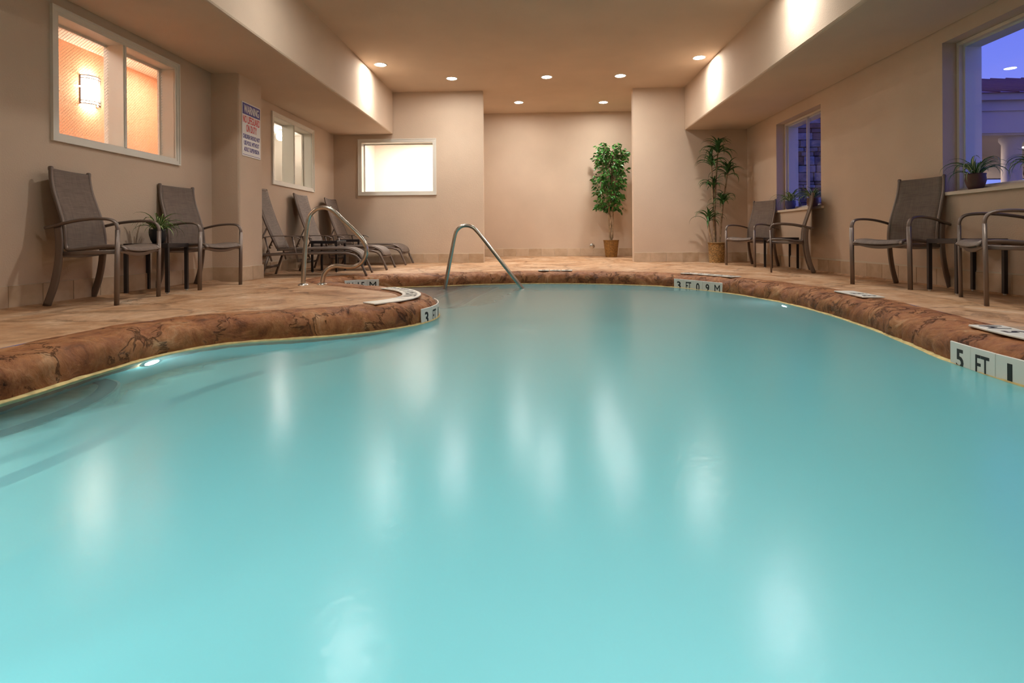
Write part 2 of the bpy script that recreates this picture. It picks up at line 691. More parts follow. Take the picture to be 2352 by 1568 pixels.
# ------------------------------------------------------------------ pool outline (clockwise seen from above)
KEY = [(-2.11, 2.06), (-2.11, 2.49), (-2.09, 2.8), (-2.04, 3.03), (-1.92, 3.23), (-1.72, 3.36), (-1.48, 3.45), (-1.25, 3.59),
       (-1.06, 3.75), (-0.92, 3.93), (-0.83, 4.15), (-0.81, 4.4), (-0.87, 4.68), (-1.02, 4.98), (-1.25, 5.24), (-1.55, 5.5),
       (-1.88, 5.77), (-2.18, 6.05), (-2.38, 6.36), (-2.42, 6.68), (-2.22, 6.91), (-1.86, 6.99), (-1.32, 7.15), (-0.78, 7.38),
       (-0.19, 7.5), (0.41, 7.49), (0.98, 7.36), (1.46, 7.14), (1.76, 6.88), (1.97, 6.53), (2.14, 6.17), (2.28, 5.7), (2.35, 5.25),
       (2.36, 4.6), (2.29, 3.9), (2.17, 3.25), (2.08, 2.83), (2.05, 2.39), (2.1, 1.9), (2.1, 1.25), (1.85, 0.65), (1.3, 0.3),
       (0.4, 0.17), (-0.5, 0.17), (-1.4, 0.3), (-2.0, 0.7), (-2.25, 1.15), (-2.19, 1.65)]
OUT = [Vector((p.x, p.y)) for p in catmull([(x, y, 0) for x, y in KEY], 8, True)]
NO = len(OUT)
TAN = [(OUT[(i + 1) % NO] - OUT[i - 1]).normalized() for i in range(NO)]
NRM = [Vector((-t.y, t.x)) for t in TAN]          # away from the water


def off(i, u):
    return OUT[i % NO] + NRM[i % NO] * u


ARC = [0.0]
for i in range(NO):
    ARC.append(ARC[-1] + (OUT[(i + 1) % NO] - OUT[i]).length)
PER = ARC[-1]


def at_arc(s, u):
    s %= PER
    i = 0
    lo, hi = 0, NO
    while hi - lo > 1:
        md = (lo + hi) // 2
        if ARC[md] <= s:
            lo = md
        else:
            hi = md
    i = lo
    k = (s - ARC[i]) / max(1e-9, ARC[i + 1] - ARC[i])
    t = (TAN[i] * (1 - k) + TAN[(i + 1) % NO] * k).normalized()
    n = Vector((-t.y, t.x))
    p = OUT[i] * (1 - k) + OUT[(i + 1) % NO] * k
    return p + n * u, t, n


def arc_near(x, y):
    i = min(range(NO), key=lambda j: (OUT[j] - Vector((x, y))).length)
    return ARC[i]


def inside(pt, poly):
    x, y = pt
    r = False
    j = len(poly) - 1
    for i in range(len(poly)):
        xi, yi = poly[i][0], poly[i][1]
        xj, yj = poly[j][0], poly[j][1]
        if (yi > y) != (yj > y) and x < (xj - xi) * (y - yi) / (yj - yi) + xi:
            r = not r
        j = i
    return r


def fill(outer, hole, extra, zf):
    vs, es = [], []
    for loop in ([outer] + ([hole] if hole else [])):
        b = len(vs)
        vs += [Vector((p[0], p[1])) for p in loop]
        es += [(b + i, b + (i + 1) % len(loop)) for i in range(len(loop))]
    vs += [Vector(p) for p in extra if inside(p, outer) and not (hole and inside(p, hole))]
    v2, e2, f2, *_ = delaunay_2d_cdt(vs, es, [], 0, 1e-5)
    V = [(p.x, p.y, zf(p.x, p.y)) for p in v2]
    F = []
    for f in f2:
        c = sum((v2[i] for i in f), Vector((0, 0))) / len(f)
        if inside(c, outer) and not (hole and inside(c, hole)):
            a, b, d = [v2[i] for i in f[:3]]
            cr_ = (b - a).x * (d - a).y - (b - a).y * (d - a).x
            F.append(tuple(f) if cr_ > 0 else tuple(f)[::-1])
    return V, F


# ------------------------------------------------------------------ deck, coping, basin, water
outer = [(XL, YF), (XR, YF), (XR, YB), (AXR, YB), (AXR, YB + 0.16), (BXR, YB + 0.16), (BXR, YA), (BXL, YA), (BXL, YB + 0.16), (AXL, YB + 0.16), (AXL, YB), (XL, YB)]
hole = [tuple(off(i, 0.315)) for i in range(NO)]
# the inner bay and the tips are wide enough that this offset never crosses itself
grid = [(x * 0.35 - 3.6, y * 0.35 - 2.4) for x in range(22) for y in range(41)]
V, F = fill(outer, hole, grid, lambda x, y: deck_z(y))
floor = MB().add(V, F).build('floor', 'deck_stone')
struct(floor, 'tan stamped concrete pool deck with rusty mottling')

prof = [(0.03, -0.34), (0.012, -0.27), (0.002, -0.21), (-0.004, -0.165), (-0.008, -0.13), (-0.008, -0.1), (-0.002, -0.07), (0.008, -0.048),
        (0.022, -0.03), (0.042, -0.015), (0.068, -0.003), (0.10, 0.004), (0.14, 0.008), (0.18, 0.010), (0.22, 0.010), (0.26, 0.009),
        (0.295, 0.006), (0.325, -0.004), (0.34, -0.03)]
V, F = [], []
m = len(prof)
SUB = 4
NN = NO * SUB
for i in range(NN):
    p, t, n = at_arc(PER * i / NN, 0)
    for j, (u, z) in enumerate(prof):
        q = Vector((p.x + n.x * u, p.y + n.y * u, z))
        rd = 1 - abs(noise.noise(q * 7 + Vector((4, 1, 2)))) * 2
        a = noise.noise(q * 4.0) * 0.014 + noise.noise(q * 12) * 0.008 + noise.noise(q * 28) * 0.004 + max(0, rd - 0.72) * -0.035
        rim = noise.noise(Vector((q.x * 5, q.y * 5, 3.3))) * 0.03
        k = 1.0 if 3 < j < 14 else 0.35
        uu = u - a * 1.0 * k + (rim if j > 15 else 0)
        zz = z + (a * 0.8 * k if j > 6 else 0)
        V.append((p.x + n.x * uu, p.y + n.y * uu, zz))
for i in range(NN):
    i2 = (i + 1) % NN
    for j in range(m - 1):
        F.append((i * m + j, i * m + j + 1, i2 * m + j + 1, i2 * m + j))
coping = MB().add(V, F, 0, True).build('pool_coping', 'coping_rock')
struct(coping, 'dark brown rock-textured rolled coping around the pool')


# added lip at the waterline, its yellow paints the lamp-lit underwater coping
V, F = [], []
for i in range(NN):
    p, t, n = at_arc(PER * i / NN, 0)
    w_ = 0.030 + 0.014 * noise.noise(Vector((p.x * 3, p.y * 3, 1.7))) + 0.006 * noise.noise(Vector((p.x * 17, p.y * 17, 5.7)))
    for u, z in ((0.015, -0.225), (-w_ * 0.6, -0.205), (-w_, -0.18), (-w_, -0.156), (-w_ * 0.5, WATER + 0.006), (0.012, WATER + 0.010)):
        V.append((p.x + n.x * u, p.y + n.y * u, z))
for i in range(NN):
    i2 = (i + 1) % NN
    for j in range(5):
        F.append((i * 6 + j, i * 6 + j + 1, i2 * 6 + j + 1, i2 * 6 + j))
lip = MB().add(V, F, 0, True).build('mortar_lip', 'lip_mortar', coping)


def basin_z(x, y):
    a = min(1, max(0, (y - 2.6) / 4.2))
    b = min(1, max(0, (x + 1.4) / 2.6))
    deep = -1.62 + 0.5 * (1 - b)
    return deep * (1 - a) + (-1.02) * a


loop = [tuple(off(i, 0.028)) for i in range(0, NO, 2)]
V, F = fill(loop, None, grid, basin_z)
mb = MB().add(V, F, 0, True)
nl = len(loop)
Vw = [(x, y, -0.28) for x, y in loop] + [(x, y, basin_z(x, y)) for x, y in loop]
Fw = [(i, (i + 1) % nl, nl + (i + 1) % nl, nl + i) for i in range(nl)]
mb.add(Vw, Fw, 0, True)
basin = mb.build('pool_basin', 'pool_plaster')
struct(basin, 'aqua plaster pool basin under the water')


STEPS = []


def bench(curve, z, name, wallside):
    """submerged tread between the pool wall and an edge curve, with a dark tile band on its nosing"""
    edge = [Vector((p.x, p.y)) for p in catmull([(x, y, 0) for x, y in curve], 6)]
    poly = [tuple(p) for p in edge] + wallside
    V, F = fill(poly, None, [], lambda x, y: z)
    mbb = MB().add(V, F)
    n = len(edge)
    mbb.add([(p.x, p.y, z) for p in edge] + [(p.x, p.y, -1.2) for p in edge], [(i, i + 1, n + i + 1, n + i) for i in range(n - 1)])
    STEPS.append((poly, z))
    o = mbb.build(name, 'bench_plaster', basin)
    ins = []
    for i, p in enumerate(edge):
        t = (edge[min(i + 1, n - 1)] - edge[max(i - 1, 0)]).normalized()
        nn = Vector((-t.y, t.x))
        ins.append((p + nn * 0.012, p + nn * 0.085))
    Vb = [(a.x, a.y, z + 0.004) for a, b in ins] + [(b.x, b.y, z + 0.004) for a, b in ins]
    MB().add(Vb, [(i, i + 1, n + i + 1, n + i) for i in range(n - 1)]).build('step_band', 'step_tile', o)
    return o


bench([(-2.25, 1.5), (-1.96, 1.72), (-1.87, 2.05), (-1.89, 2.32), (-2.0, 2.55), (-2.14, 2.64)], -0.38, 'step', [(-2.3, 2.4), (-2.35, 1.5)])
bench([(-2.2, 1.0), (-1.8, 1.45), (-1.66, 2.0), (-1.66, 2.5), (-1.52, 2.95), (-1.22, 3.32), (-0.98, 3.7)], -0.62, 'step', [(-1.2, 3.7), (-1.7, 3.45), (-2.05, 3.2), (-2.2, 2.6), (-2.3, 1.6), (-2.35, 1.0)])
for z, c in ((-0.33, [(-1.2, 5.2), (-1.1, 5.7), (-1.05, 6.3), (-0.95, 6.9), (-0.85, 7.4)]),
             (-0.55, [(-0.95, 5.0), (-0.75, 5.5), (-0.68, 6.2), (-0.58, 6.9), (-0.5, 7.5)]),
             (-0.77, [(-0.75, 4.9), (-0.42, 5.4), (-0.34, 6.1), (-0.26, 6.9), (-0.18, 7.55)])):
    bench(c, z, 'step', [(-1.9, 7.1), (-2.5, 6.95), (-2.6, 6.3), (-1.9, 5.6), (-1.2, 5.1)])

wl = [tuple(off(i, 0.02)) for i in range(NO)]
fine = [(x * 0.09 - 2.6 + 0.045 * (y % 2), y * 0.09) for x in range(58) for y in range(86)]
V, F = fill(wl, None, fine, lambda x, y: WATER)
water = MB().add(V, F, 0, True).build('pool_water', 'water')
att = water.data.attributes.new('turbid', 'FLOAT', 'POINT')
for i, (x, y, z) in enumerate(V):
    zb = max([basin_z(x, y)] + [zz for poly, zz in STEPS if inside((x, y), poly)])
    att.data[i].value = 1 - math.exp(-1.2 * max(0.0, WATER - zb - 0.15))
tag(water, 'milky aqua pool water lit from below', 'water', None, 'stuff')

# ------------------------------------------------------------------ walls, soffits, ceiling
def wall_x(name, x0, x1, y0, y1, z0, z1, holes, matname='stucco', label=None):
    """wall slab between x0..x1 with rectangular holes (ya, yb, za, zb)"""
    ys = sorted({y0, y1, *[h[0] for h in holes], *[h[1] for h in holes]})
    zs = sorted({z0, z1, *[h[2] for h in holes], *[h[3] for h in holes]})
    mb = MB()
    for a, b in zip(ys, ys[1:]):
        for c, d in zip(zs, zs[1:]):
            cy, cz_ = (a + b) / 2, (c + d) / 2
            if any(h[0] < cy < h[1] and h[2] < cz_ < h[3] for h in holes):
                continue
            mb.box((x0, a, c), (x1, b, d))
    o = mb.build(name, matname)
    struct(o, label)
    return o


def wall_y(name, y0, y1, x0, x1, z0, z1, holes, matname='stucco', label=None):
    xs = sorted({x0, x1, *[h[0] for h in holes], *[h[1] for h in holes]})
    zs = sorted({z0, z1, *[h[2] for h in holes], *[h[3] for h in holes]})
    mb = MB()
    for a, b in zip(xs, xs[1:]):
        for c, d in zip(zs, zs[1:]):
            cx, cz_ = (a + b) / 2, (c + d) / 2
            if any(h[0] < cx < h[1] and h[2] < cz_ < h[3] for h in holes):
                continue
            mb.box((a, y0, c), (b, y1, d))
    o = mb.build(name, matname)
    struct(o, label)
    return o


W1 = (4.05, 5.555, 1.258, 2.302)      # casing outlines
W2 = (7.57, 9.02, 1.262, 2.288)
W3 = (-3.252, -1.81, 1.272, 2.298)
W4 = (7.425, 8.763, 0.872, 2.227)     # clear openings
W5 = (3.3, 5.255, 0.872, 2.26)
CS = 0.062


def shrink(w, d):
    return (w[0] + d, w[1] - d, w[2] + d, w[3] - d)


wall_x('wall_left', XL - 0.16, XL, YF, YB + 0.16, -0.3, ZC, [shrink(W1, CS - 0.01), shrink(W2, CS - 0.01)], label='textured tan stucco wall on the left')
wall_x('wall_right', XR, XR + 0.24, YF, YB + 0.2, -0.3, ZC, [W4, W5], label='textured tan stucco wall on the right')
wall_y('wall_back_left', YB, YB + 0.16, XL, AXL, -0.3, ZC, [shrink(W3, CS - 0.01)], label='tan stucco back wall left of the alcove')
wall_y('wall_back_right', YB, YB + 0.16, AXR, XR, -0.3, ZC, [], label='tan stucco back wall right of the alcove')
wall_x('wall_alcove_left', BXL - 0.14, BXL, YB + 0.16, YA, -0.3, ZC, [])
wall_x('wall_alcove_right', BXR, BXR + 0.14, YB + 0.16, YA, -0.3, ZC, [])
wall_y('wall_alcove_back', YA, YA + 0.14, BXL - 0.14, BXR + 0.14, -0.3, ZC, [], label='tan stucco back wall of the alcove')
wall_y('wall_front', YF - 0.16, YF, XL - 0.16, XR + 0.24, -0.3, ZC, [])
ceil = MB().box((XL - 0.16, YF - 0.16, ZC), (XR + 0.24, YA + 0.14, ZC + 0.12)).build('ceiling', 'stucco')
struct(ceil, 'flat tan ceiling over the pool')
sl = bevel(MB().box((XL, YF, ZS), (SXL, YB, ZC + 0.05)).build('soffit_left', 'stucco'), 0.022)
struct(sl, 'dropped soffit along the left wall')
sr = bevel(MB().box((SXR, YF, ZS), (XR, YB, ZC + 0.05)).build('soffit_right', 'stucco'), 0.022)
struct(sr, 'dropped soffit along the right wall')
PX, PY0, PY1 = -3.387, 6.135, 6.669
pil = bevel(MB().box((XL - 0.05, PY0, -0.1), (PX, PY1, ZS + 0.05)).build('wall_pillar', 'stucco'), 0.022)
struct(pil, 'square stucco pillar projecting from the left wall')

# ------------------------------------------------------------------ tile baseboards
TL = 0.27
tile_me = bevel(MB().box((-TL / 2 + 0.002, -0.006, 0), (TL / 2 - 0.002, 0.012, TILE_H)).build('tile_source', 'base_tile'), 0.0025, 1).data
bpy.data.objects.remove(bpy.data.objects['tile_source'])


def baseboard(name, p0, p1, nrm, label):
    """row of tiles from p0 to p1, standing proud of the wall towards nrm"""
    p0, p1, nrm = Vector(p0), Vector(p1), Vector(nrm)
    L = (p1 - p0).length
    d = (p1 - p0).normalized()
    z0, z1 = deck_z(p0.y), deck_z(p1.y)
    mb = MB()
    q = [p0, p1, p1 + nrm * 0.007, p0 + nrm * 0.007]
    V = [(a.x, a.y, (z0 if i in (0, 3) else z1) - 0.02) for i, a in enumerate(q)] + [(a.x, a.y, (z0 if i in (0, 3) else z1) + TILE_H + 0.003) for i, a in enumerate(q)]
    mb.add(V, [(0, 3, 2, 1), (4, 5, 6, 7), (0, 1, 5, 4), (1, 2, 6, 5), (2, 3, 7, 6), (3, 0, 4, 7)])
    b = mb.build(name, 'grout')
    struct(b, label)
    n = max(1, round(L / TL))
    w = L / n
    for k in range(n):
        c = p0 + d * (w * (k + 0.5))
        o = bpy.data.objects.new('tile', tile_me)
        C.objects.link(o)
        o.parent = b
        xa = Vector((-nrm.y * -1, nrm.x * -1, 0))
        xa = Vector((nrm.y, -nrm.x, 0))
        M = frame((c.x, c.y, deck_z(c.y)), xa, Vector((nrm.x, nrm.y, 0)))
        if M.to_3x3()[2][2] < 0:
            M = frame((c.x, c.y, deck_z(c.y)), -xa, Vector((nrm.x, nrm.y, 0)))
        o.matrix_local = M @ Matrix.Diagonal((w / TL, 1, 1, 1))
    return b


baseboard('baseboard_left', (XL, 2.6), (XL, PY0), (1, 0), 'tan tile baseboard along the near left wall')
baseboard('baseboard_left_far', (XL, PY1), (XL, YB), (1, 0), 'tan tile baseboard behind the loungers')
baseboard('baseboard_pillar_front', (XL, PY0), (PX + 0.012, PY0), (0, -1), 'tan tile baseboard on the front of the pillar')
baseboard('baseboard_pillar_side', (PX, PY0), (PX, PY1), (1, 0), 'tan tile baseboard on the side of the pillar')
baseboard('baseboard_back_left', (XL, YB), (AXL, YB), (0, -1), 'tan tile baseboard under the back window')
baseboard('baseboard_back_right', (AXR, YB), (XR, YB), (0, -1), 'tan tile baseboard behind the woven basket')
baseboard('baseboard_alcove_back', (BXL, YA), (BXR, YA), (0, -1), 'tan tile baseboard at the back of the alcove')
baseboard('baseboard_right', (XR, 2.6), (XR, YB), (-1, 0), 'tan tile baseboard along the right wall')


# ------------------------------------------------------------------ windows
def frame_boxes(mb, w, d, plane, a, b):
    """rectangular frame of width d around outline w; a..b is the depth along the wall normal"""
    y0, y1, z0, z1 = w
    for (p, q, r, s) in ((y0, y1, z0, z0 + d), (y0, y1, z1 - d, z1), (y0, y0 + d, z0 + d, z1 - d), (y1 - d, y1, z0 + d, z1 - d)):
        if plane == 'x':
            mb.box((a, p, r), (b, q, s))
        else:
            mb.box((p, a, r), (q, b, s))


def inner_window(name, w, plane, at, sgn, mull, label, glass):
    """window in an inner wall: casing proud of the wall, deep jambs, stops, optional mullion, panes"""
    root = empty(name)
    struct(root, label)

    def bb(mb, a, b, q):
        lo, hi = min(at + sgn * a, at + sgn * b), max(at + sgn * a, at + sgn * b)
        frame_boxes(mb, q[0], q[1], plane, lo, hi)
    mb = MB()
    bb(mb, -0.016, 0.004, (w, CS * 0.62))
    bb(mb, -0.024, 0.004, ((w[0] - 0.004, w[1] + 0.004, w[2] - 0.004, w[3] + 0.004), 0.014))
    bb(mb, -0.010, 0.004, (shrink(w, CS * 0.55), CS * 0.45))
    mb.build('casing', 'white_paint', root)
    mb = MB()
    bb(mb, 0.0, 0.17, (shrink(w, CS - 0.012), 0.012))
    mb.build('jamb', 'white_paint', root)
    mb = MB()
    inn = shrink(w, CS)
    bb(mb, 0.145, 0.165, (inn, 0.02))
    mb.build('stop', 'white_paint', root)
    spans = [(inn[0], inn[1])]
    if mull is not None:
        mb = MB()
        lo, hi = sorted((at - sgn * 0.012, at + sgn * 0.17))
        if plane == 'x':
            mb.box((lo, mull - 0.02, inn[2]), (hi, mull + 0.02, inn[3]))
            mb.box((min(at - sgn * .02, at), mull - 0.009, inn[2]), (max(at - sgn * .02, at), mull + 0.009, inn[3]))
        mb.build('mullion', 'white_paint', root)
        spans = [(inn[0], mull - 0.02), (mull + 0.02, inn[1])]
    g = at + sgn * 0.13
    for a, b in spans:
        mb = MB()
        if plane == 'x':
            mb.box((g - 0.003, a, inn[2]), (g + 0.003, b, inn[3]))
        else:
            mb.box((a, g - 0.003, inn[2]), (b, g + 0.003, inn[3]))
        mb.build('pane', glass, root)
    return root


inner_window('window_1', W1, 'x', XL, -1, 4.80, 'cream-framed two-pane wired glass window onto a lit corridor', 'wire_glass')
inner_window('window_2', W2, 'x', XL, -1, 8.27, 'cream-framed two-pane window beyond the pillar', 'glass')
inner_window('window_3', W3, 'y', YB, 1, None, 'cream-framed single-pane window glowing white in the back wall', 'glass')


def outer_window(name, w, mulls, label, sill_to):
    root = empty(name)
    struct(root, label)
    mb = MB()
    frame_boxes(mb, shrink(w, 0.004), 0.03, 'x', XR + 0.125, XR + 0.165)
    mb.build('window_frame', 'sill_paint', root)
    mb = MB()
    frame_boxes(mb, shrink(w, 0.004), 0.05, 'x', XR + 0.165, XR + 0.31)
    mb.build('outer_frame', 'vinyl', root)
    spans = []
    a = w[0] + 0.034
    mw = 0.006 if w is W4 else 0.013
    for q in mulls:
        MB().box((XR + 0.13, q - mw, w[2] + 0.03), (XR + 0.17, q + mw, w[3] - 0.03)).build('mullion', 'sill_paint', root)
        spans.append((a, q - 0.011))
        a = q + 0.011
    spans.append((a, w[1] - 0.034))
    for p, q in spans:
        MB().box((XR + 0.143, p, w[2] + 0.03), (XR + 0.149, q, w[3] - 0.03)).build('pane', 'glass', root)
    MB().box((XR - 0.035, sill_to, w[2] - 0.028), (XR + 0.13, w[1] + 0.0, w[2] + 0.002)).build('window_sill', 'sill_paint', root)
    return root


outer_window('window_4', W4, [8.07], 'small deep-set window onto the dusk stone pier', 7.35)
outer_window('window_5', W5, [4.43], 'large deep-set window onto the dusk canopy', 3.25)


# ------------------------------------------------------------------ rooms behind the inner windows
def shell(name, a, b, mats, skip):
    """hollow box with walls of thickness t; skip = the side that is the pool room wall"""
    x0, y0, z0 = a
    x1, y1, z1 = b
    t = 0.08
    mb = MB()
    S = {'-x': ((x0 - t, y0 - t, z0), (x0, y1 + t, z1)), '+x': ((x1, y0 - t, z0), (x1 + t, y1 + t, z1)),
         '-y': ((x0, y0 - t, z0), (x1, y0, z1)), '+y': ((x0, y1, z0), (x1, y1 + t, z1)),
         '-z': ((x0 - t, y0 - t, z0 - t), (x1 + t, y1 + t, z0)), '+z': ((x0 - t, y0 - t, z1), (x1 + t, y1 + t, z1 + t))}
    for k, (p, q) in S.items():
        if k in skip:
            continue
        mb.box(p, q, 1 if k == '+z' else (2 if (k == '+y' and len(mats) > 2) else 0))
    o = mb.build(name, mats)
    struct(o)
    return o


IX = XL - 0.165
shell('wall_corridor', (-5.0, 1.5, -0.05), (IX, 7.1, 2.61), ['corridor_wall', 'room_ceiling'], ('+x',))
shell('wall_side_room', (-6.6, 7.3, -0.05), (IX, 11.0, 2.57), ['room_cream', 'room_ceiling', 'room_grey'], ('+x',))
shell('wall_bright_room', (XL + 0.1, YB + 0.165, -0.05), (BXL - 0.24, 12.2, 2.62), ['room_pink', 'room_ceiling'], ('-y',))


def panel_lamp(name, loc, sx_, sy_, matname, label):
    t = empty(name, loc)
    mb = MB()
    frame_boxes(mb, (-sy_ - 0.03, sy_ + 0.03, -sx_ - 0.03, sx_ + 0.03), 0.03, 'x', -0.012, 0)
    M = Matrix(((0, 0, 1, 0), (0, 1, 0, 0), (1, 0, 0, 0), (0, 0, 0, 1)))
    mb.v = [tuple(M @ Vector(v)) for v in mb.v]
    mb.build('fixture_frame', 'lamp_trim', t)
    MB().box((-sx_, -sy_, -0.008), (sx_, sy_, -0.001)).build('diffuser', matname, t)
    tag(t, label, 'ceiling light')
    return t


panel_lamp('ceiling_panel_light', (-2.4, 11.2, 2.618), 0.5, 0.5, 'room_lamp_soft', 'square ceiling light in the white room behind the back window')
panel_lamp('ceiling_panel_light', (-4.35, 3.5, 2.608), 0.35, 0.35, 'corridor_lamp', 'square ceiling light in the corridor left of the sconce')
panel_lamp('ceiling_panel_light', (-4.45, 6.6, 2.608), 0.25, 0.25, 'corridor_lamp', 'square ceiling light at the right end of the corridor')
panel_lamp('ceiling_panel_light', (-4.9, 7.75, 2.568), 0.25, 0.25, 'corridor_lamp', 'square ceiling light in the room beyond the pillar window')  # added out of view to brighten the window jambs
t = empty('globe_light', (-4.86, 10.3, 2.57))
MB().lathe([(0.0, 0.0), (0.07, 0.0), (0.07, -0.03), (0.05, -0.05), (0, -0.05)], 20).build('canopy', 'lamp_trim', t)
MB().lathe([(0.045, -0.05), (0.08, -0.08), (0.092, -0.125), (0.08, -0.17), (0.045, -0.20), (0, -0.21)], 20).build('globe', 'room_lamp', t)
tag(t, 'glaring globe light seen through the window beyond the pillar', 'ceiling light')

# wall sconce in the corridor
t = empty('wall_sconce', (-5.0, 5.93, 2.15))
mb = MB()
SR = 0.11
arc = [(SR * 0.9 * math.cos(a), SR * math.sin(a)) for a in [math.pi * (k / 12 - 0.5) for k in range(13)]]
n = len(arc)
mb.add([(x, y, -0.15) for x, y in arc] + [(x, y, 0.15) for x, y in arc], [(i, i + 1, n + i + 1, n + i) for i in range(n - 1)], 0, True)
mb.build('glass_shade', 'sconce_glass', t)
MB().box((0, -0.06, -0.12), (0.02, 0.06, 0.12)).build('wall_plate', 'sconce_bronze', t)
for z in (0.155, 0.125, -0.125, -0.155):
    MB().sweep([(x * 1.06, y * 1.06, z) for x, y in arc], [(0.004, 0.005), (-0.004, 0.005), (-0.004, -0.005), (0.004, -0.005)], 0, False, (0, 0, 1)).build('band', 'sconce_bronze', t)
for k in (0, 12):
    x, y = arc[k]
    MB().box((0.0, y - 0.006, -0.16), (0.012, y + 0.006, 0.16)).build('upright', 'sconce_bronze', t)
for k in (7, 9):
    x, y = arc[k]
    MB().box((x * 1.05 - 0.003, y * 1.05 - 0.004, 0.09), (x * 1.05 + 0.005, y * 1.05 + 0.004, 0.17)).build('rib', 'sconce_bronze', t)
    MB().box((x * 1.05 - 0.003, y * 1.05 - 0.004, -0.17), (x * 1.05 + 0.005, y * 1.05 + 0.004, -0.09)).build('rib', 'sconce_bronze', t)
tag(t, 'half-round bronze-trimmed wall sconce glowing in the corridor', 'sconce')

# ------------------------------------------------------------------ recessed ceiling lights
ring_me = MB().lathe([(0.078, 0.002), (0.078, -0.004), (0.098, -0.006), (0.102, 0.0)], 28).mesh('trim_ring', 'lamp_trim')
lens_me = MB().lathe([(0.0, -0.003), (0.05, -0.003), (0.078, -0.001)], 28).mesh('lens', 'lamp_lens')
DL = [(-1.39, 9.14, 'recessed ceiling light above the back window, left of the centre row'),
      (0.20, 9.16, 'recessed ceiling light in the middle of the row before the alcove'),
      (1.42, 9.17, 'recessed ceiling light at the right end of the row before the alcove'),
      (-2.37, 8.34, 'recessed ceiling light washing the left soffit'),
      (2.46, 8.31, 'recessed ceiling light washing the right soffit near the alcove'),
      (-0.32, 10.85, 'left recessed ceiling light inside the alcove'),
      (1.36, 10.96, 'right recessed ceiling light inside the alcove, above the ficus'),
      (2.46, 5.62, 'recessed ceiling light washing the middle of the right soffit'),
      (-1.75, 5.0, 'recessed ceiling light over the left chairs side of the pool'),
      (2.46, 3.0, 'recessed ceiling light washing the near end of the right soffit'),
      (-2.3, 2.2, 'recessed ceiling light near the left soffit, close to the camera'),
      (0.3, 2.3, 'recessed ceiling light over the near middle of the pool'),
      (0.2, -1.2, 'recessed ceiling light behind the camera')]
for x, y, lab in DL:
    t = empty('recessed_light', (x, y, ZC))
    for nm, me in (('trim_ring', ring_me), ('lens', lens_me)):
        o = bpy.data.objects.new(nm, me)
        C.objects.link(o)
        o.parent = t
    ld = bpy.data.lights.new('downlight_beam', 'SPOT')
    ld.energy = DOWNLIGHT_BEAM
    ld.color = LAMP_COL
    ld.spot_size = R(112)
    ld.spot_blend = 0.9
    ld.shadow_soft_size = 0.06
    lo_ = bpy.data.objects.new('downlight_beam', ld)
    C.objects.link(lo_)
    lo_.parent = t
    lo_.location = (0, 0, -0.02)
    tag(t, lab, 'ceiling light', 'recessed ceiling lights')

# ------------------------------------------------------------------ underwater pool lights
pl_ring = MB().lathe([(0.05, 0.0), (0.05, 0.012), (0.068, 0.010), (0.072, 0.0)], 24).mesh('ring', 'steel')
pl_lens = MB().lathe([(0.0, 0.014), (0.03, 0.012), (0.05, 0.005)], 24).mesh('lens', 'pool_lens')


pl_dim = pl_lens.copy()
pl_dim.materials[0] = MATS['pool_lens_dim']


def pool_light(x, y, z, lab, lens=pl_lens):
    s = arc_near(x, y)
    p, tt, n = at_arc(s, 0.022 if z < -0.4 else -0.004)
    o = empty('pool_light')
    o.matrix_world = frame((p.x, p.y, z), (tt.x, tt.y, 0), (0, 0, 1))
    if o.matrix_world.to_3x3().col[2].dot(Vector((n.x, n.y, 0))) > 0:
        o.matrix_world = frame((p.x, p.y, z), (-tt.x, -tt.y, 0), (0, 0, 1))
    for nm, me in (('ring', pl_ring), ('lens', lens)):
        c = bpy.data.objects.new(nm, me)
        C.objects.link(c)
        c.parent = o
    tag(o, lab, 'pool light', 'underwater pool lights')


pool_light(-2.08, 2.86, -0.275, 'underwater light on the left pool wall beyond the step', pl_dim)
pool_light(2.33, 5.3, -0.42, 'underwater light on the right pool wall between two depth markers', pl_dim)
pool_light(0.3, 0.17, -0.8, 'underwater light on the near pool wall, right of the camera')  # this and the next are unseen lamps added to brighten the water
pool_light(-1.2, 0.25, -0.8, 'underwater light on the near pool wall, left of the camera')
pool_light(-2.2, 1.3, -0.275, 'underwater light on the near left pool wall before the step')  # added out of view to light the left water and the step

# ------------------------------------------------------------------ depth markers
FT_W = 0.152
face_me = bevel(MB().box((-FT_W / 2 + 0.001, -0.076, -0.004), (FT_W / 2 - 0.001, 0.076, 0.006)).build('tile_source', 'marker_white'), 0.002, 1).data
bpy.data.objects.remove(bpy.data.objects['tile_source'])


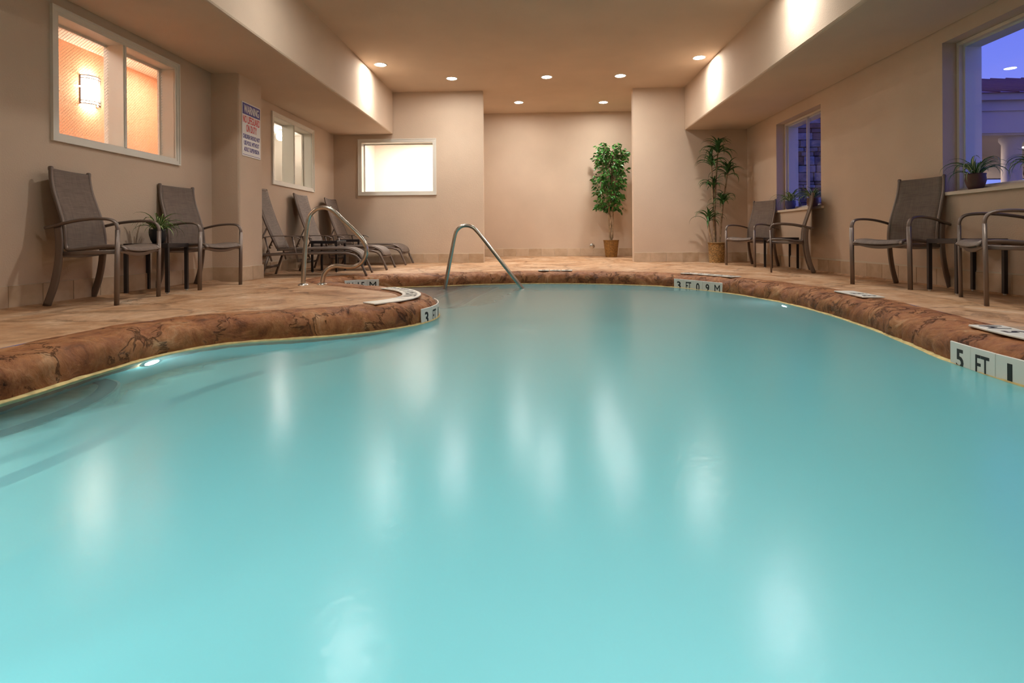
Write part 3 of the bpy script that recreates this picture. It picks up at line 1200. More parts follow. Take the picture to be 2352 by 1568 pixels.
def marker_row(name, s0, words, mode, label, u=None, blank=()):
    """mode 'face': on the coping face, read from the water; 'deck': lying on the coping, read from the deck"""
    root = empty(name)
    p, tt, n = at_arc(s0, 0)
    root.location = (p.x, p.y, WATER)
    root.matrix_world = Matrix.Translation((p.x, p.y, WATER))
    inv = root.matrix_world.inverted()
    for k, wd in enumerate(words):
        if mode == 'face':
            p, tt, n = at_arc(s0 + FT_W * (k + 0.5), -0.010 if u is None else u)
            M = frame((p.x, p.y, -0.118), (tt.x, tt.y, 0), (0, 0, 1))
        else:
            p, tt, n = at_arc(s0 - FT_W * (k + 0.5) * 1.0, 0.205)
            M = frame((p.x, p.y, 0.017), (-tt.x, -tt.y, 0), (-n.x, -n.y, 0))
        o = bpy.data.objects.new('tile', face_me)
        C.objects.link(o)
        o.parent = root
        o.matrix_local = inv @ M
        if wd:
            w = {1: 0.055, 2: 0.085}[len(wd)]
            if wd == 'M':
                w = 0.085
            if wd == '1':
                w = 0.025
            text_obj(wd, 0.12, 'marker_black', o, Matrix.Translation((0, 0.0, 0.0066)), 1, 0.0 if wd == 'M' else (0.008 if len(wd) > 1 else 0.02), (w, 0.095))
    tag(root, label, 'depth marker')
    return root


s = arc_near(2.085, 2.865)
marker_row('depth_marker', s + 0.06, ['5', 'FT', '1', 'IN', '1', '5', '5', 'M'], 'face', 'white waterline tiles reading 5 FT 1 at the right edge')
marker_row('depth_marker', arc_near(1.74, 6.9), ['3', 'FT', '0', '9', 'M'], 'face', 'white waterline tiles reading 3 FT 0 9 M on the far curve')
marker_row('depth_marker', arc_near(-0.865, 4.04), ['3', 'FT', '0', '9', 'M'], 'face', 'white waterline tiles reading 3 FT on the peninsula tip')
marker_row('depth_marker', arc_near(-2.0, 6.97) - 3 * FT_W, ['IN', '15', 'M'], 'face', 'white waterline tiles reading IN 15 M in the inner bay')
marker_row('deck_marker', arc_near(2.05, 2.95) + 1.05, ['5', 'FT', '1', '1', '5', '5', 'M'], 'deck', 'white deck tiles on the coping above the 5 FT marker')
marker_row('deck_marker', arc_near(2.3, 4.25), ['3', 'FT', ''], 'deck', 'three white deck tiles on the right coping between depth markers')
marker_row('deck_marker', arc_near(2.13, 6.3), ['3', 'FT', '0', '9', 'M'], 'deck', 'white deck tiles on the coping behind the 3 FT 0 9 M marker')
marker_row('deck_marker', arc_near(0.48, 7.5), ['3', 'FT', '0'], 'deck', 'short white deck tile row on the far coping before the alcove')
marker_row('deck_marker', arc_near(-1.28, 5.24), ['3', 'FT', '0', '9', 'M', '3', 'FT', '', '', '', ''], 'deck', 'curved strip of white deck tiles around the peninsula tip')

# ------------------------------------------------------------------ hand rails
def flange(parent, x, y, z):
    MB().lathe([(0.0, 0.012), (0.024, 0.012), (0.030, 0.02), (0.052, 0.008), (0.055, 0.0)], 24, (x, y, z)).build('flange', 'steel', parent)


t = empty('hand_rail', (-2.43, 5.64, 0))
pts = [(-2.43, 5.62, 0.0), (-2.418, 5.62, 0.2), (-2.395, 5.622, 0.5), (-2.368, 5.625, 0.69), (-2.325, 5.63, 0.765), (-2.26, 5.632, 0.806), (-2.19, 5.635, 0.808),
       (-2.115, 5.64, 0.775), (-2.0, 5.645, 0.665), (-1.9, 5.65, 0.57), (-1.815, 5.655, 0.478), (-1.775, 5.66, 0.40), (-1.772, 5.66, 0.33), (-1.80, 5.665, 0.26), (-1.85, 5.67, 0.21),
       (-1.92, 5.675, 0.187), (-2.0, 5.68, 0.188), (-2.09, 5.685, 0.197), (-2.15, 5.69, 0.188), (-2.205, 5.69, 0.15), (-2.24, 5.69, 0.09), (-2.255, 5.69, 0.0)]
MB().tube([Vector(p) - t.location for p in catmull(pts, 4)], 0.0235, 16).build('tube', 'steel', t)
flange(t, 0, -0.02, 0)
flange(t, -2.255 + 2.43, 0.05, 0)
tag(t, 'looped stainless hand rail bolted to the deck in front of the loungers', 'hand rail')

t = empty('hand_rail', (-1.1, 6.8, -0.3))
pts = [(-1.17, 6.8, -0.33), (-1.10, 6.8, 0.05), (-1.045, 6.8, 0.32), (-1.003, 6.8, 0.525), (-0.975, 6.8, 0.585), (-0.925, 6.8, 0.625), (-0.865, 6.8, 0.637), (-0.80, 6.8, 0.622),
       (-0.745, 6.8, 0.58), (-0.62, 6.8, 0.43), (-0.4, 6.8, 0.145), (-0.16, 6.8, -0.16), (0.05, 6.8, -0.42)]
MB().tube([Vector(p) - t.location for p in catmull(pts, 4)], 0.0235, 16).build('tube', 'steel', t)
flange(t, -0.07, 0, -0.03)
tag(t, 'bent stainless stair rail rising out of the water before the alcove', 'hand rail')


# ------------------------------------------------------------------ chairs
def make_chair():
    t = empty('sling_chair')
    for sg in (-1, 1):
        # front leg
        MB().bar([(sg * 0.305, 0.235, 0), (sg * 0.305, 0.24, 0.3), (sg * 0.303, 0.245, 0.56)], 0.040, 0.024, (0, 1, 0)).build('leg', 'metal_bronze', t)
        # arm: rises out of the front leg, bends and sweeps back
        arm = [(0.245, 0.55), (0.243, 0.585), (0.230, 0.615), (0.205, 0.634), (0.16, 0.643), (0.08, 0.644), (-0.02, 0.634), (-0.12, 0.614), (-0.20, 0.592), (-0.268, 0.577)]
        pa = [Vector((sg * (0.303 - 0.035 * max(0, (0.15 - y)) / 0.45), y, z)) for y, z in arm]
        mb = MB()
        V, F = [], []
        pc = catmull(pa, 3)
        nn = len(pc)
        for i, p in enumerate(pc):
            tg = (pc[min(i + 1, nn - 1)] - pc[max(i - 1, 0)]).normalized()
            sd = Vector((1, 0, 0))
            u2 = sd.cross(tg).normalized()
            k = 1.0 if i < nn - 6 else 0.55 + 0.45 * (nn - 1 - i) / 6
            for q in range(10):
                a = 2 * math.pi * q / 10
                V.append(p + sd * (0.021 * math.cos(a) * k) + u2 * (0.012 * math.sin(a)))
        for i in range(nn - 1):
            for q in range(10):
                F.append((i * 10 + q, i * 10 + (q + 1) % 10, (i + 1) * 10 + (q + 1) % 10, (i + 1) * 10 + q))
        F.append(tuple(range(10)))
        F.append(tuple(range((nn - 1) * 10, nn * 10)))
        mb.add(V, F, 0, True).build('armrest', 'metal_bronze', t)
        # rear leg
        rl = [(0.262, -0.185, 0.590), (0.264, -0.175, 0.50), (0.265, -0.175, 0.40), (0.266, -0.187, 0.28), (0.267, -0.215, 0.14), (0.268, -0.262, 0.0)]
        MB().bar(catmull([(sg * a, b, c) for a, b, c in rl], 4), 0.024, 0.052, (0, 1, 0)).build('leg', 'metal_bronze', t)
        # sling rail: seat and back in one bend
        srl = [(0.27, 0.405), (0.255, 0.425), (0.22, 0.437), (0.12, 0.438), (0.0, 0.425), (-0.09, 0.412), (-0.135, 0.42), (-0.148, 0.46), (-0.15, 0.52), (-0.165, 0.62), (-0.20, 0.74), (-0.235, 0.86), (-0.252, 0.96), (-0.255, 1.03)]
        MB().tube(catmull([(sg * (0.243 if z < 0.6 else 0.243 - 0.02 * (z - 0.6) / 0.43), y, z) for y, z in srl], 3), 0.0145, 10).build('sling_rail', 'metal_bronze', t)
        MB().lathe([(0.0, 0.012), (0.013, 0.009), (0.0175, 0.0), (0.0165, -0.02)], 12, (sg * 0.223, -0.2555, 1.03)).build('end_cap', 'metal_bronze', t)
        MB().bar([(sg * 0.275, 0.245, 0.398), (sg * 0.265, 0.0, 0.392), (sg * 0.258, -0.18, 0.385)], 0.018, 0.032, (0, 0, 1)).build('side_rail', 'metal_bronze', t)
        MB().tube([(sg * 0.24, -0.15, 0.50), (sg * 0.268, -0.172, 0.50)], 0.008, 8).build('bolt', 'metal_bronze', t)
    MB().bar(catmull([(-0.30, 0.242, 0.412), (-0.2, 0.242, 0.398), (-0.1, 0.242, 0.38), (0, 0.242, 0.374), (0.1, 0.242, 0.38), (0.2, 0.242, 0.398), (0.30, 0.242, 0.412)], 3), 0.018, 0.034, (0, 0, 1)).build('front_stretcher', 'metal_bronze', t)
    MB().bar([(-0.262, -0.178, 0.375), (0, -0.178, 0.362), (0.262, -0.178, 0.375)], 0.018, 0.03, (0, 0, 1)).build('rear_stretcher', 'metal_bronze', t)

    def sling(name, prof_, sag, axis):
        P = catmull([(0, y, z) for y, z in prof_], 3)
        V, F = [], []
        nx = 9
        for p in P:
            for k in range(nx):
                x = -1 + 2 * k / (nx - 1)
                w = 0.243 if p.z < 0.6 else 0.243 - 0.02 * (p.z - 0.6) / 0.43
                d = sag * (1 - x * x)
                V.append((x * w, p.y - (d if axis == 'y' else 0), p.z + 0.010 - (d if axis == 'z' else 0)))
        for i in range(len(P) - 1):
            for k in range(nx - 1):
                a = i * nx + k
                F.append((a, a + 1, a + nx + 1, a + nx))
        o = MB().add(V, F, 0, True).build(name, 'sling', t)
        mo = o.modifiers.new('thickness', 'SOLIDIFY')
        mo.thickness = 0.003
        return o
    sling('seat_sling', [(0.272, 0.400), (0.258, 0.425), (0.22, 0.438), (0.12, 0.440), (0.0, 0.427), (-0.09, 0.412), (-0.13, 0.41)], 0.014, 'z')
    sling('back_sling', [(-0.137, 0.405), (-0.14, 0.44), (-0.146, 0.50), (-0.16, 0.62), (-0.195, 0.74), (-0.230, 0.86), (-0.247, 0.96), (-0.25, 1.015)], 0.02, 'y')
    return t


CH = [(-3.40, 4.20, -80.0, 'brown sling chair nearest the camera under the corridor window', None),
      (-3.414, 5.43, -96.0, 'brown sling chair between the potted side table and the pillar', None),
      (3.45, 5.35, 106.0, 'brown sling chair at the left end of the large window', None),
      (3.39, 4.03, 66.0, 'brown sling chair at the right edge, below the large window', None),
      (3.41, 8.80, 112.0, 'brown sling chair beside the woven basket plant', None),
      (3.44, 7.56, 67.0, 'brown sling chair seen from the side below the small window', None)]
proto = make_chair()
for i, (x, y, a, lab, g) in enumerate(CH):
    o = proto if i == 0 else copy_tree(proto)
    o.location = (x, y, deck_z(y))
    o.rotation_euler = (0, 0, R(a))
    tag(o, lab, 'chair', 'brown sling chairs by the pool')


# ------------------------------------------------------------------ side tables
def make_table():
    t = empty('side_table')
    s_ = 0.19
    bevel(MB().box((-s_, -s_, 0.412), (s_, s_, 0.452)).build('table_top', 'table_black', t), 0.003, 1)
    for a in (-1, 1):
        for b in (-1, 1):
            bx_, by_ = a * (s_ - 0.016), b * (s_ - 0.016)
            l = MB().box((bx_ - 0.014, by_ - 0.014, 0.012), (bx_ + 0.014, by_ + 0.014, 0.412)).build('leg', 'table_black', t)
            MB().lathe([(0.0, 0.0), (0.011, 0.0), (0.012, 0.012), (0, 0.012)], 10, (bx_, by_, 0)).build('foot', 'lamp_trim', l)
    return t


TB = [(-3.505, 4.93, 8, 'small square black side table holding the left potted plant'),
      (3.575, 4.72, -4, 'small square black side table between the two right-hand chairs'),
      (3.575, 8.16, -8, 'small square black side table between the chairs under the small window'),
      (-3.0, 7.83, 0, 'small dark side table between the first two loungers'),
      (-3.05, 8.96, 0, 'small dark side table between the second and third loungers')]
tp = make_table()
for i, (x, y, a, lab) in enumerate(TB):
    o = tp if i == 0 else copy_tree(tp)
    o.location = (x, y, deck_z(y))
    o.rotation_euler = (0, 0, R(a))
    tag(o, lab, 'side table', 'black side tables')


# ------------------------------------------------------------------ chaise loungers (local +X = towards the feet, origin under the head end)
def make_lounger():
    t = empty('chaise_lounger')
    W = 0.31
    for sg in (-1, 1):
        y = sg * W
        MB().bar(catmull([(0.0, y, 0.27), (0.3, y, 0.285), (0.7, y, 0.295), (1.0, y, 0.295), (1.12, y, 0.28), (1.2, y, 0.235), (1.26, y, 0.12), (1.31, y, 0.0)], 4), 0.03, 0.05, (0, 0, 1) if False else (0, 1, 0)).build('frame_rail', 'metal_bronze', t)
        MB().bar([(0.24, y, 0.27), (0.15, y, 0.0)], 0.028, 0.045, (0, 1, 0)).build('leg', 'metal_bronze', t)
        MB().tube(catmull([(0.33, y * 0.86, 0.345), (0.6, y * 0.86, 0.35), (1.0, y * 0.86, 0.352), (1.12, y * 0.86, 0.335), (1.21, y * 0.86, 0.28), (1.24, y * 0.86, 0.22)], 4), 0.014, 8).build('sling_rail', 'metal_bronze', t)
        MB().tube(catmull([(0.33, y * 0.84, 0.36), (0.2, y * 0.84, 0.66), (0.11, y * 0.84, 0.92), (0.045, y * 0.84, 1.16)], 4), 0.014, 8).build('back_rail', 'metal_bronze', t)
        # armrest with its two posts
        MB().bar(catmull([(0.13, y * 1.06, 0.49), (0.25, y * 1.06, 0.515), (0.42, y * 1.06, 0.522), (0.56, y * 1.06, 0.512), (0.63, y * 1.06, 0.485)], 4), 0.012, 0.04, (0, 1, 0)).build('armrest', 'metal_bronze', t)
        MB().tube([(0.53, y * 1.04, 0.512), (0.60, y * 1.04, 0.20)], 0.011, 8).build('arm_post', 'metal_bronze', t)
        MB().tube([(0.2, y * 1.04, 0.505), (0.28, y * 1.04, 0.20)], 0.011, 8).build('arm_post', 'metal_bronze', t)
        # notched reclining strut
        mb = MB().tube([(0.20, y * 0.8, 0.62), (0.05, y * 0.8, 0.30)], 0.011, 8)
        for k in range(4):
            mb.tube([(0.10 - k * 0.018, y * 0.8, 0.41 - k * 0.038), (0.125 - k * 0.018, y * 0.8, 0.395 - k * 0.038)], 0.008, 6)
        mb.build('recline_strut', 'metal_bronze', t)
    for x, z in ((0.18, 0.12), (0.05, 0.275), (0.6, 0.2), (1.225, 0.2)):
        MB().bar([(x, -W, z), (x, W, z)], 0.03, 0.035, (0, 0, 1)).build('cross_bar', 'metal_bronze', t)
    for z, x in ((1.155, 0.047), (0.375, 0.325)):
        MB().tube(catmull([(x, -W * 0.84, z), (x - 0.02, 0, z - 0.012), (x, W * 0.84, z)], 3), 0.012, 8).build('back_bar', 'metal_bronze', t)

    def sheet(name, prof_, w, dx, dz):
        P = catmull([(x, 0, z) for x, z in prof_], 4)
        nx = 7
        V, F = [], []
        for p in P:
            for k in range(nx):
                q = -1 + 2 * k / (nx - 1)
                d = 1 - q * q
                V.append((p.x - dx * d, q * w, p.z - dz * d))
        for i in range(len(P) - 1):
            for k in range(nx - 1):
                a = i * nx + k
                F.append((a, a + 1, a + nx + 1, a + nx))
        o = MB().add(V, F, 0, True).build(name, 'sling', t)
        o.modifiers.new('thickness', 'SOLIDIFY').thickness = 0.003
    sheet('seat_sling', [(0.36, 0.36), (0.6, 0.366), (1.0, 0.368), (1.12, 0.352), (1.215, 0.295), (1.25, 0.225)], W * 0.86, 0.0, 0.012)
    sheet('back_sling', [(0.345, 0.365), (0.215, 0.665), (0.125, 0.925), (0.06, 1.15)], W * 0.84, 0.015, 0.0)
    for ch in t.children:      # stretch the foot half
        for v in ch.data.vertices:
            v.co.x += 0.14 * min(1, max(0, (v.co.x - 0.65) / 0.3))
    return t


LG = [(-3.68, 7.08, 10, 'brown chaise lounger with raised back right behind the pillar'),
      (-3.69, 8.34, 3, 'middle brown chaise lounger under the cream window'),
      (-3.66, 9.5, 1, 'brown chaise lounger in the far corner by the back wall')]
lp = make_lounger()
for i, (x, y, a, lab) in enumerate(LG):
    o = lp if i == 0 else copy_tree(lp)
    o.location = (x, y, deck_z(y))
    o.rotation_euler = (0, 0, R(a))
    tag(o, lab, 'lounger', 'brown chaise loungers in a row')

# ------------------------------------------------------------------ warning sign on the pillar
t = empty('warning_sign', (PX + 0.001, 6.40, 1.77))
SW, SH = 0.42, 0.63
M0 = frame((0, 0, 0), (0, 1, 0), (0, 0, 1))
bd = MB().box((0, -SW / 2, -SH / 2), (0.006, SW / 2, SH / 2)).build('sign_board', 'sign_white', t)
MB().box((0.006, -SW / 2 + 0.012, SH / 2 - 0.142), (0.0072, SW / 2 - 0.012, SH / 2 - 0.012)).build('header', 'sign_blue', t)
MB().box((0.006, -SW / 2 + 0.012, -SH / 2 + 0.016), (0.0068, SW / 2 - 0.012, -SH / 2 + 0.021)).build('rule', 'sign_blue', t)
for body, zc, w, hh, mt, x in (('WARNING', SH / 2 - 0.077, 0.34, 0.095, 'sign_white', 0.0078), ('NO LIFEGUARD', 0.118, 0.385, 0.088, 'sign_red', 0.0068), ('ON DUTY', 0.018, 0.24, 0.088, 'sign_red', 0.0068),
                               ('CHILDREN SHOULD NOT', -0.082, 0.385, 0.052, 'sign_blue', 0.0068), ('USE POOL WITHOUT', -0.158, 0.345, 0.052, 'sign_blue', 0.0068), ('ADULT SUPERVISION', -0.232, 0.345, 0.052, 'sign_blue', 0.0068)):
    text_obj(body, 0.1, mt, t, frame((x, 0, zc), (0, 1, 0), (0, 0, 1)), 1, 0.02, (w, hh))
tag(t, 'white warning sign with blue header and red letters on the pillar', 'sign')

# ------------------------------------------------------------------ round wall fitting in the alcove
t = empty('wall_fitting', (1.205, YA, 0.285))
mb = MB().lathe([(0, 0.012), (0.04, 0.011), (0.055, 0.006), (0.058, 0.0)], 28)
mb.v = [(x, -z, y) for x, y, z in mb.v]
mb.build('cover_plate', 'steel', t)
mb = MB().lathe([(0, 0.018), (0.014, 0.017), (0.017, 0.011)], 16)
mb.v = [(x, -z, y) for x, y, z in mb.v]
mb.build('plug', 'steel', t)
tag(t, 'small round metal wall fitting low in the alcove', 'wall fitting')


# ------------------------------------------------------------------ spider plants
def leaf_mesh(L, w, up_, droop, mats, stripe, name='leaf', segs=8):
    """arching strap leaf leaving the origin towards +X"""
    V, F, MI = [], [], []
    x = z = 0.0
    ang = up_
    pts = [(0, 0, ang)]
    for k in range(segs):
        ang -= droop / segs * (0.5 + 1.0 * k / segs)
        x += L / segs * math.cos(ang)
        z += L / segs * math.sin(ang)
        pts.append((x, z, ang))
    for k, (px, pz, a) in enumerate(pts):
        f = k / segs
        ww = w * (0.35 + 0.65 * min(1, f * 3.5)) * (1 - max(0, f - 0.45) / 0.55 * 0.95)
        for q, lift in ((-1, 0.35), (-0.48, 0), (0.48, 0), (1, 0.35)):
            V.append((px - math.sin(a) * ww * lift * 0.5, q * ww / 2, pz + math.cos(a) * ww * lift * 0.5))
    for k in range(segs):
        for q in range(3):
            a = k * 4 + q
            F.append((a, a + 1, a + 5, a + 4))
            MI.append(1 if (q == 1 and stripe) else 0)
    mb = MB()
    mb.v = V
    mb.f = [list(f) for f in F]
    mb.m = MI
    mb.sm = [True] * len(F)
    return mb.mesh(name, mats)


SP = [leaf_mesh(0.21 + 0.03 * k, 0.021 + 0.003 * (k % 3), R(80 - 9 * (k % 4)), R(75 + 18 * k), ['leaf_green', 'leaf_cream'], True) for k in range(7)]


def spider_plant(loc, pot, n, size, lab, seed, pr=0.075, ph=0.13):
    rnd = random.Random(seed)
    t = empty('spider_plant', loc)
    MB().lathe([(0, 0), (pr * 0.62, 0), (pr * 0.85, ph * 0.25), (pr * 1.02, ph * 0.6), (pr * 0.95, ph * 0.88), (pr * 1.0, ph), (pr * 0.88, ph), (pr * 0.85, ph * 0.86)], 22).build('pot', pot, t)
    MB().lathe([(0, ph * 0.88), (pr * 0.87, ph * 0.86)], 18).build('soil', 'soil', t)
    for k in range(n):
        o = bpy.data.objects.new('leaf', SP[rnd.randrange(len(SP))])
        C.objects.link(o)
        o.parent = t
        a = 2 * math.pi * (k + rnd.random()) / n * 2.0
        r0 = rnd.random() * 0.03
        o.location = (r0 * math.cos(a), r0 * math.sin(a), ph * 0.85)
        o.rotation_euler = (rnd.uniform(-0.25, 0.25), rnd.uniform(-0.5, 0.25), a)
        s_ = size * rnd.uniform(0.75, 1.15)
        o.scale = (s_, s_, s_)
    tag(t, lab, 'potted plant', 'spider plants')
    return t


spider_plant((-3.49, 4.92, 0.452), 'pot_black', 58, 0.82, 'striped spider plant in a black pot on the left side table', 3, 0.07, 0.13)
SZ = W4[2] + 0.002
spider_plant((XR + 0.055, 8.42, SZ), 'pot_blue', 46, 0.95, 'spider plant in a dark pot at the far end of the small window sill', 5)
spider_plant((XR + 0.055, 7.76, SZ), 'pot_terracotta', 46, 0.95, 'spider plant on the small window sill, behind the side-on chair', 8)
spider_plant((XR + 0.05, 4.94, SZ), 'pot_terracotta', 50, 0.9, 'spider plant in a brown pot at the left end of the large window sill', 11, 0.075, 0.14)
spider_plant((XR + 0.05, 4.36, SZ), 'pot_terracotta', 50, 0.86, 'spider plant cut by the right edge of the picture, on the large window sill', 14)

# ------------------------------------------------------------------ ficus in the alcove
FX, FY = 1.555, 11.38
fz = deck_z(FY)
t = empty('ficus_tree', (FX, FY, fz))
mb = MB()
NS = 26
for k in range(NS):
    a0, a1 = 2 * math.pi * k / NS, 2 * math.pi * (k + 0.86) / NS
    V = []
    for z, r in ((0, 0.118), (0.345, 0.158)):
        for rr in (r, r - 0.02):
            for a in (a0, a1):
                V.append((rr * math.cos(a), rr * math.sin(a), z))
    mb.add(V, [(0, 1, 5, 4), (2, 6, 7, 3), (0, 4, 6, 2), (1, 3, 7, 5), (4, 5, 7, 6), (0, 2, 3, 1)])
mb.lathe([(0, 0.005), (0.112, 0.005), (0.15, 0.34)], 26)
mb.build('planter', 'planter_wood', t)
MB().lathe([(0.150, 0.335), (0.164, 0.338), (0.164, 0.352), (0.148, 0.352)], 30).build('planter_rim', 'planter_wood', t)
MB().lathe([(0, 0.32), (0.148, 0.318)], 20).build('soil', 'soil', t)
rnd = random.Random(4)
br_ends = []
for k, (dx, dy) in enumerate([(-0.03, 0.0), (0.03, 0.02), (0.0, -0.03), (0.012, 0.03)]):
    path = [(dx, dy, 0.3)]
    ph_ = k * 1.6
    for q in range(1, 15):
        z = 0.3 + q * 0.105
        sp = 0.028 + 0.004 * q
        path.append((sp * math.cos(ph_ + q * 0.33), sp * math.sin(ph_ + q * 0.33), z))
    MB().tube(catmull(path, 2), 0.016, 8, scale=[1 - 0.6 * i / 28 for i in range(29)]).build('trunk', 'bark', t)
mb = MB()
lv = MB()


def ficus_leaf(p, d, s_):
    d = d.normalized()
    sd = d.cross(Vector((rnd.uniform(-1, 1), rnd.uniform(-1, 1), rnd.uniform(-0.2, 1)))).normalized()
    nrm = sd.cross(d)
    L, w = 0.10 * s_, 0.05 * s_
    V = [p, p + d * L * 0.3 + sd * w * 0.42, p + d * L * 0.6 + sd * w * 0.4, p + d * L - nrm * 0.012, p + d * L * 0.6 - sd * w * 0.4, p + d * L * 0.3 - sd * w * 0.42,
         p + d * L * 0.45 - nrm * 0.008]
    lv.add(V, [(0, 1, 6), (1, 2, 6), (2, 3, 6), (3, 4, 6), (4, 5, 6), (5, 0, 6)], 0, True)


def crown_r(z):
    # outline of the crown: narrow tip, full middle, rounded bottom
    pts_ = [(0.84, 0.10), (0.98, 0.32), (1.15, 0.37), (1.45, 0.36), (1.75, 0.37), (2.0, 0.36), (2.2, 0.31), (2.36, 0.16)]
    if z <= pts_[0][0]:
        return pts_[0][1]
    for (a, ra), (b, rb) in zip(pts_, pts_[1:]):
        if z <= b:
            return ra + (rb - ra) * (z - a) / (b - a)
    return 0.08


for k in range(120):
    z = rnd.uniform(0.98, 2.3)
    a = rnd.uniform(0, 2 * math.pi)
    r = crown_r(z) * rnd.uniform(0.55, 1.03)
    st = Vector((0.04 * math.cos(a), 0.04 * math.sin(a), max(0.95, z - rnd.uniform(0.15, 0.4))))
    en = Vector((r * math.cos(a) - 0.02, r * math.sin(a) * 0.85, z))
    md = (st + en) / 2 + Vector((0, 0, 0.07))
    pth = catmull([st, md, en], 4)
    mb.tube(pth, 0.004, 5)
    for q in range(12):
        i = rnd.randrange(2, len(pth))
        p = pth[i] + Vector((rnd.uniform(-0.06, 0.06), rnd.uniform(-0.06, 0.06), rnd.uniform(-0.06, 0.05)))
        d = Vector((math.cos(a) * 0.5 + rnd.uniform(-0.9, 0.9), math.sin(a) * 0.5 + rnd.uniform(-0.9, 0.9), rnd.uniform(-1.1, 0.15)))
        ficus_leaf(p, d, rnd.uniform(0.75, 1.1))
for (ex, ez) in ((-0.17, 2.36), (-0.12, 2.30), (0.30, 2.12), (-0.36, 2.03), (-0.30, 2.15), (0.36, 2.16)):   # a few shoots past the crown
    st = Vector((ex * 0.5, 0, ez - 0.3))
    en = Vector((ex, rnd.uniform(-0.05, 0.05), ez))
    pth = catmull([st, (st + en) / 2 + Vector((0.02, 0, 0.02)), en], 5)
    mb.tube(pth, 0.0035, 5)
    for i in range(2, len(pth)):
        for sg in (-1, 1):
            ficus_leaf(pth[i], Vector((sg * 0.7, rnd.uniform(-0.4, 0.4), rnd.uniform(-0.6, 0.3))), 0.75)
mb.build('branches', 'bark', t)
tag(lv.build('foliage', 'leaf_ficus', t), kind='stuff')
tag(t, 'bushy green ficus tree in a slatted wooden planter in the alcove', 'potted tree')

# ------------------------------------------------------------------ dracaena in a woven basket
DX, DY = 3.13, 9.63
t = empty('dracaena_plant', (DX, DY, deck_z(DY)))
mb = MB()
seg, rows = 56, 26
V, F = [], []
for j in range(rows + 1):
    f = j / rows
    r = 0.120 + 0.018 * f
    for k in range(seg):
        a = 2 * math.pi * k / seg
        bump = 0.007 * math.cos(math.pi * (k // 2 + j)) * abs(math.sin(math.pi * (k % 2 + 0.5) / 2))
        V.append(((r + bump) * math.cos(a), (r + bump) * math.sin(a), 0.34 * f))
for j in range(rows):
    for k in range(seg):
        a, b = j * seg + k, j * seg + (k + 1) % seg
        F.append((a, b, b + seg, a + seg))
mb.add(V, F, 0, False)
mb.lathe([(0, 0.0), (0.12, 0.0)], seg)
mb.build('basket', 'wicker', t)
rim = [(0.139 * math.cos(2 * math.pi * k / 40), 0.139 * math.sin(2 * math.pi * k / 40), 0.34 + 0.003 * math.sin(k * 2.2)) for k in range(41)]
MB().tube(rim, 0.012, 8).build('basket_rim', 'basket_rope', t)
MB().lathe([(0, 0.31), (0.132, 0.31)], 24).build('soil', 'soil', t)
DR = [leaf_mesh(0.33 + 0.03 * k, 0.046, R(78 - 10 * (k % 4)), R(95 + 14 * k), ['leaf_dracaena', 'leaf_dracaena'], False) for k in range(6)]
rnd = random.Random(9)
HEADS = [  # cane path end (x, y, z) and base, leaf count, size
    ((-0.02, 0.02), (0.03, 0.0, 1.92), 34, 1.05),
    ((-0.04, -0.02), (-0.09, -0.02, 1.70), 30, 1.0),
    ((0.05, 0.0), (0.20, 0.02, 1.55), 32, 0.98),
    ((0.0, 0.04), (-0.05, 0.03, 1.28), 30, 0.95),
    ((0.04, -0.04), (0.09, -0.04, 1.02), 30, 0.95),
    ((-0.07, -0.01), (-0.15, -0.03, 0.72), 28, 0.95)]
for (bx_, by_), (hx, hy, hz), n, s_ in HEADS:
    mid = ((bx_ * 1.1 + hx * 0.25), by_, 0.31 + (hz - 0.31) * 0.5)
    p = catmull([(bx_, by_, 0.29), mid, (hx, hy, hz)], 8)
    MB().tube(p, 0.016, 8, scale=[1 + 0.12 * math.sin(i * 2.1) - 0.25 * i / len(p) for i in range(len(p))]).build('cane', 'bark', t)
    for k in range(n):
        o = bpy.data.objects.new('leaf', DR[rnd.randrange(len(DR))])
        C.objects.link(o)
        o.parent = t
        a = 2 * math.pi * (k * 0.382 + rnd.random() * 0.1)
        o.location = (hx, hy, hz - 0.05 + 0.08 * k / n)
        o.rotation_euler = (rnd.uniform(-0.2, 0.2), rnd.uniform(-0.45, 0.5) - 0.3 * k / n, a)
        q = s_ * rnd.uniform(0.7, 1.0)
        o.scale = (q, q, q)
tag(t, 'tall tiered dracaena in a woven wicker basket in the right corner', 'potted plant')

# ------------------------------------------------------------------ outside the right-hand windows
ground = MB().box((XR + 0.24, -6, -0.35), (40, 45, -0.2)).build('ground', 'asphalt')
struct(ground, 'dark paved ground outside')

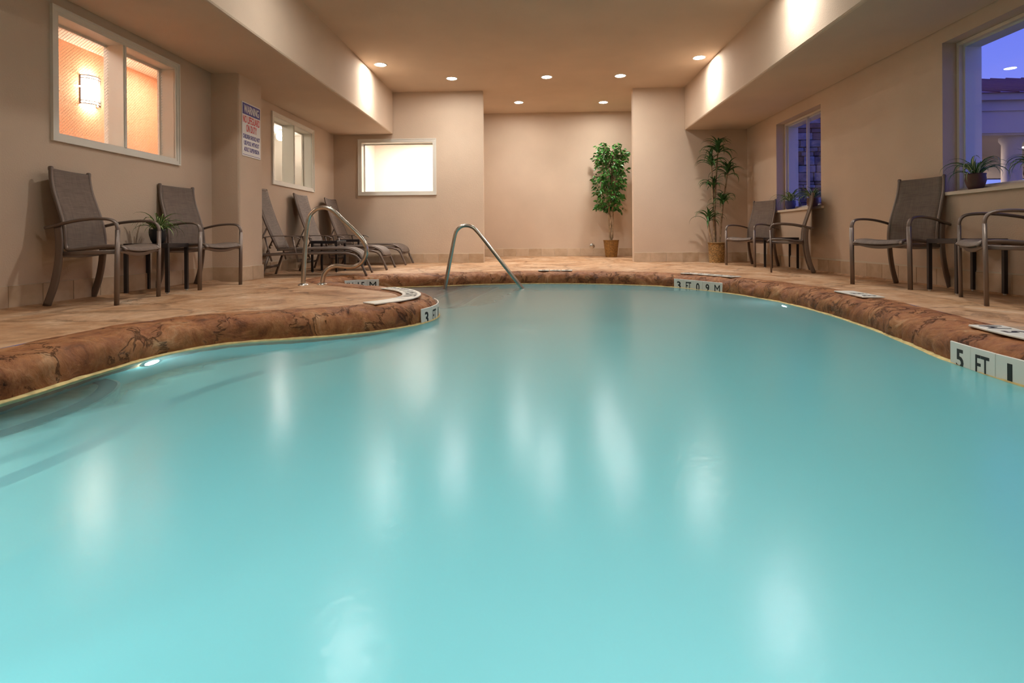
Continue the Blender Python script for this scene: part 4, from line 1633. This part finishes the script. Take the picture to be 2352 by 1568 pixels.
pier = empty('stone_pier', (5.1, 10.3, -0.2))
core = MB().box((-0.62, -0.22, 0), (1.2, 0.5, 3.9)).build('core', 'mortar', pier)
rnd = random.Random(21)
z = 0.9
while z < 3.6:
    hgt = rnd.choice([0.06, 0.08, 0.1, 0.13, 0.16])
    x = -0.64
    while x < 0.75:
        w = rnd.uniform(0.14, 0.36)
        d = rnd.uniform(0.0, 0.025)
        o = bevel(MB().box((x + 0.004, -0.27 - d, z + 0.004), (min(x + w, 0.85) - 0.004, -0.2, z + hgt - 0.004)).build('stone', 'stone_%d' % rnd.randrange(4), pier), 0.008, 1)
        x += w
    z += hgt
tag(pier, 'stacked stone pier outside the small window', 'stone pier')

can = empty('entrance_canopy', (14.0, 15.5, -0.5))
MB().box((-2.6, 0, 4.35), (5, 6, 4.78)).build('fascia', 'canopy_trim', can)
MB().box((-2.7, -0.12, 4.62), (5.1, 0, 4.80)).build('gutter', 'canopy_trim', can)
MB().box((-2.5, 0.05, 3.75), (5, 6, 4.35)).build('beam', 'canopy_trim', can)
MB().box((-2.5, 0.1, 3.70), (5, 6.2, 3.75)).build('canopy_ceiling', 'canopy_tan', can)
MB().box((-2.5, 5.0, 3.0), (5, 5.5, 3.72)).build('rear_beam', 'canopy_tan', can)
rf_ = MB()
rf_.add([(-2.9, -0.2, 4.80), (5.2, -0.2, 4.80), (5.2, 3.6, 6.2), (-2.2, 3.6, 6.2), (-2.9, 6.4, 4.80), (5.2, 6.4, 4.80)], [(0, 1, 2, 3), (3, 2, 5, 4), (0, 3, 4), (1, 5, 2), (0, 4, 5, 1)])
rf_.build('roof', 'roof_metal', can)
for k in range(16):
    x0 = -3.6 + k * 0.5
    a = Vector((max(x0 - 1.6, -2.2), 3.6, 6.2))
    b = Vector((x0 + 0.6, -0.2, 4.82))
    if b.x < -2.9:
        continue
    MB().tube([a, b], 0.035, 6).build('seam', 'roof_metal', can)
MB().lathe([(0.30, 0), (0.30, 0.3), (0.24, 0.34), (0.22, 3.5), (0.28, 3.6), (0.28, 3.72)], 20, (-0.62, 0.5, 0)).build('column', 'canopy_tan', can)
MB().lathe([(0, 3.69), (0.28, 3.69), (0.3, 3.70)], 20, (-2.0, 2.2, 0)).build('lamp', 'canopy_lamp', can)
MB().lathe([(0, 3.69), (0.28, 3.69), (0.3, 3.70)], 20, (1.5, 2.2, 0)).build('lamp', 'canopy_lamp', can)
tag(can, 'entrance canopy with ribbed metal roof outside the large window', 'canopy')
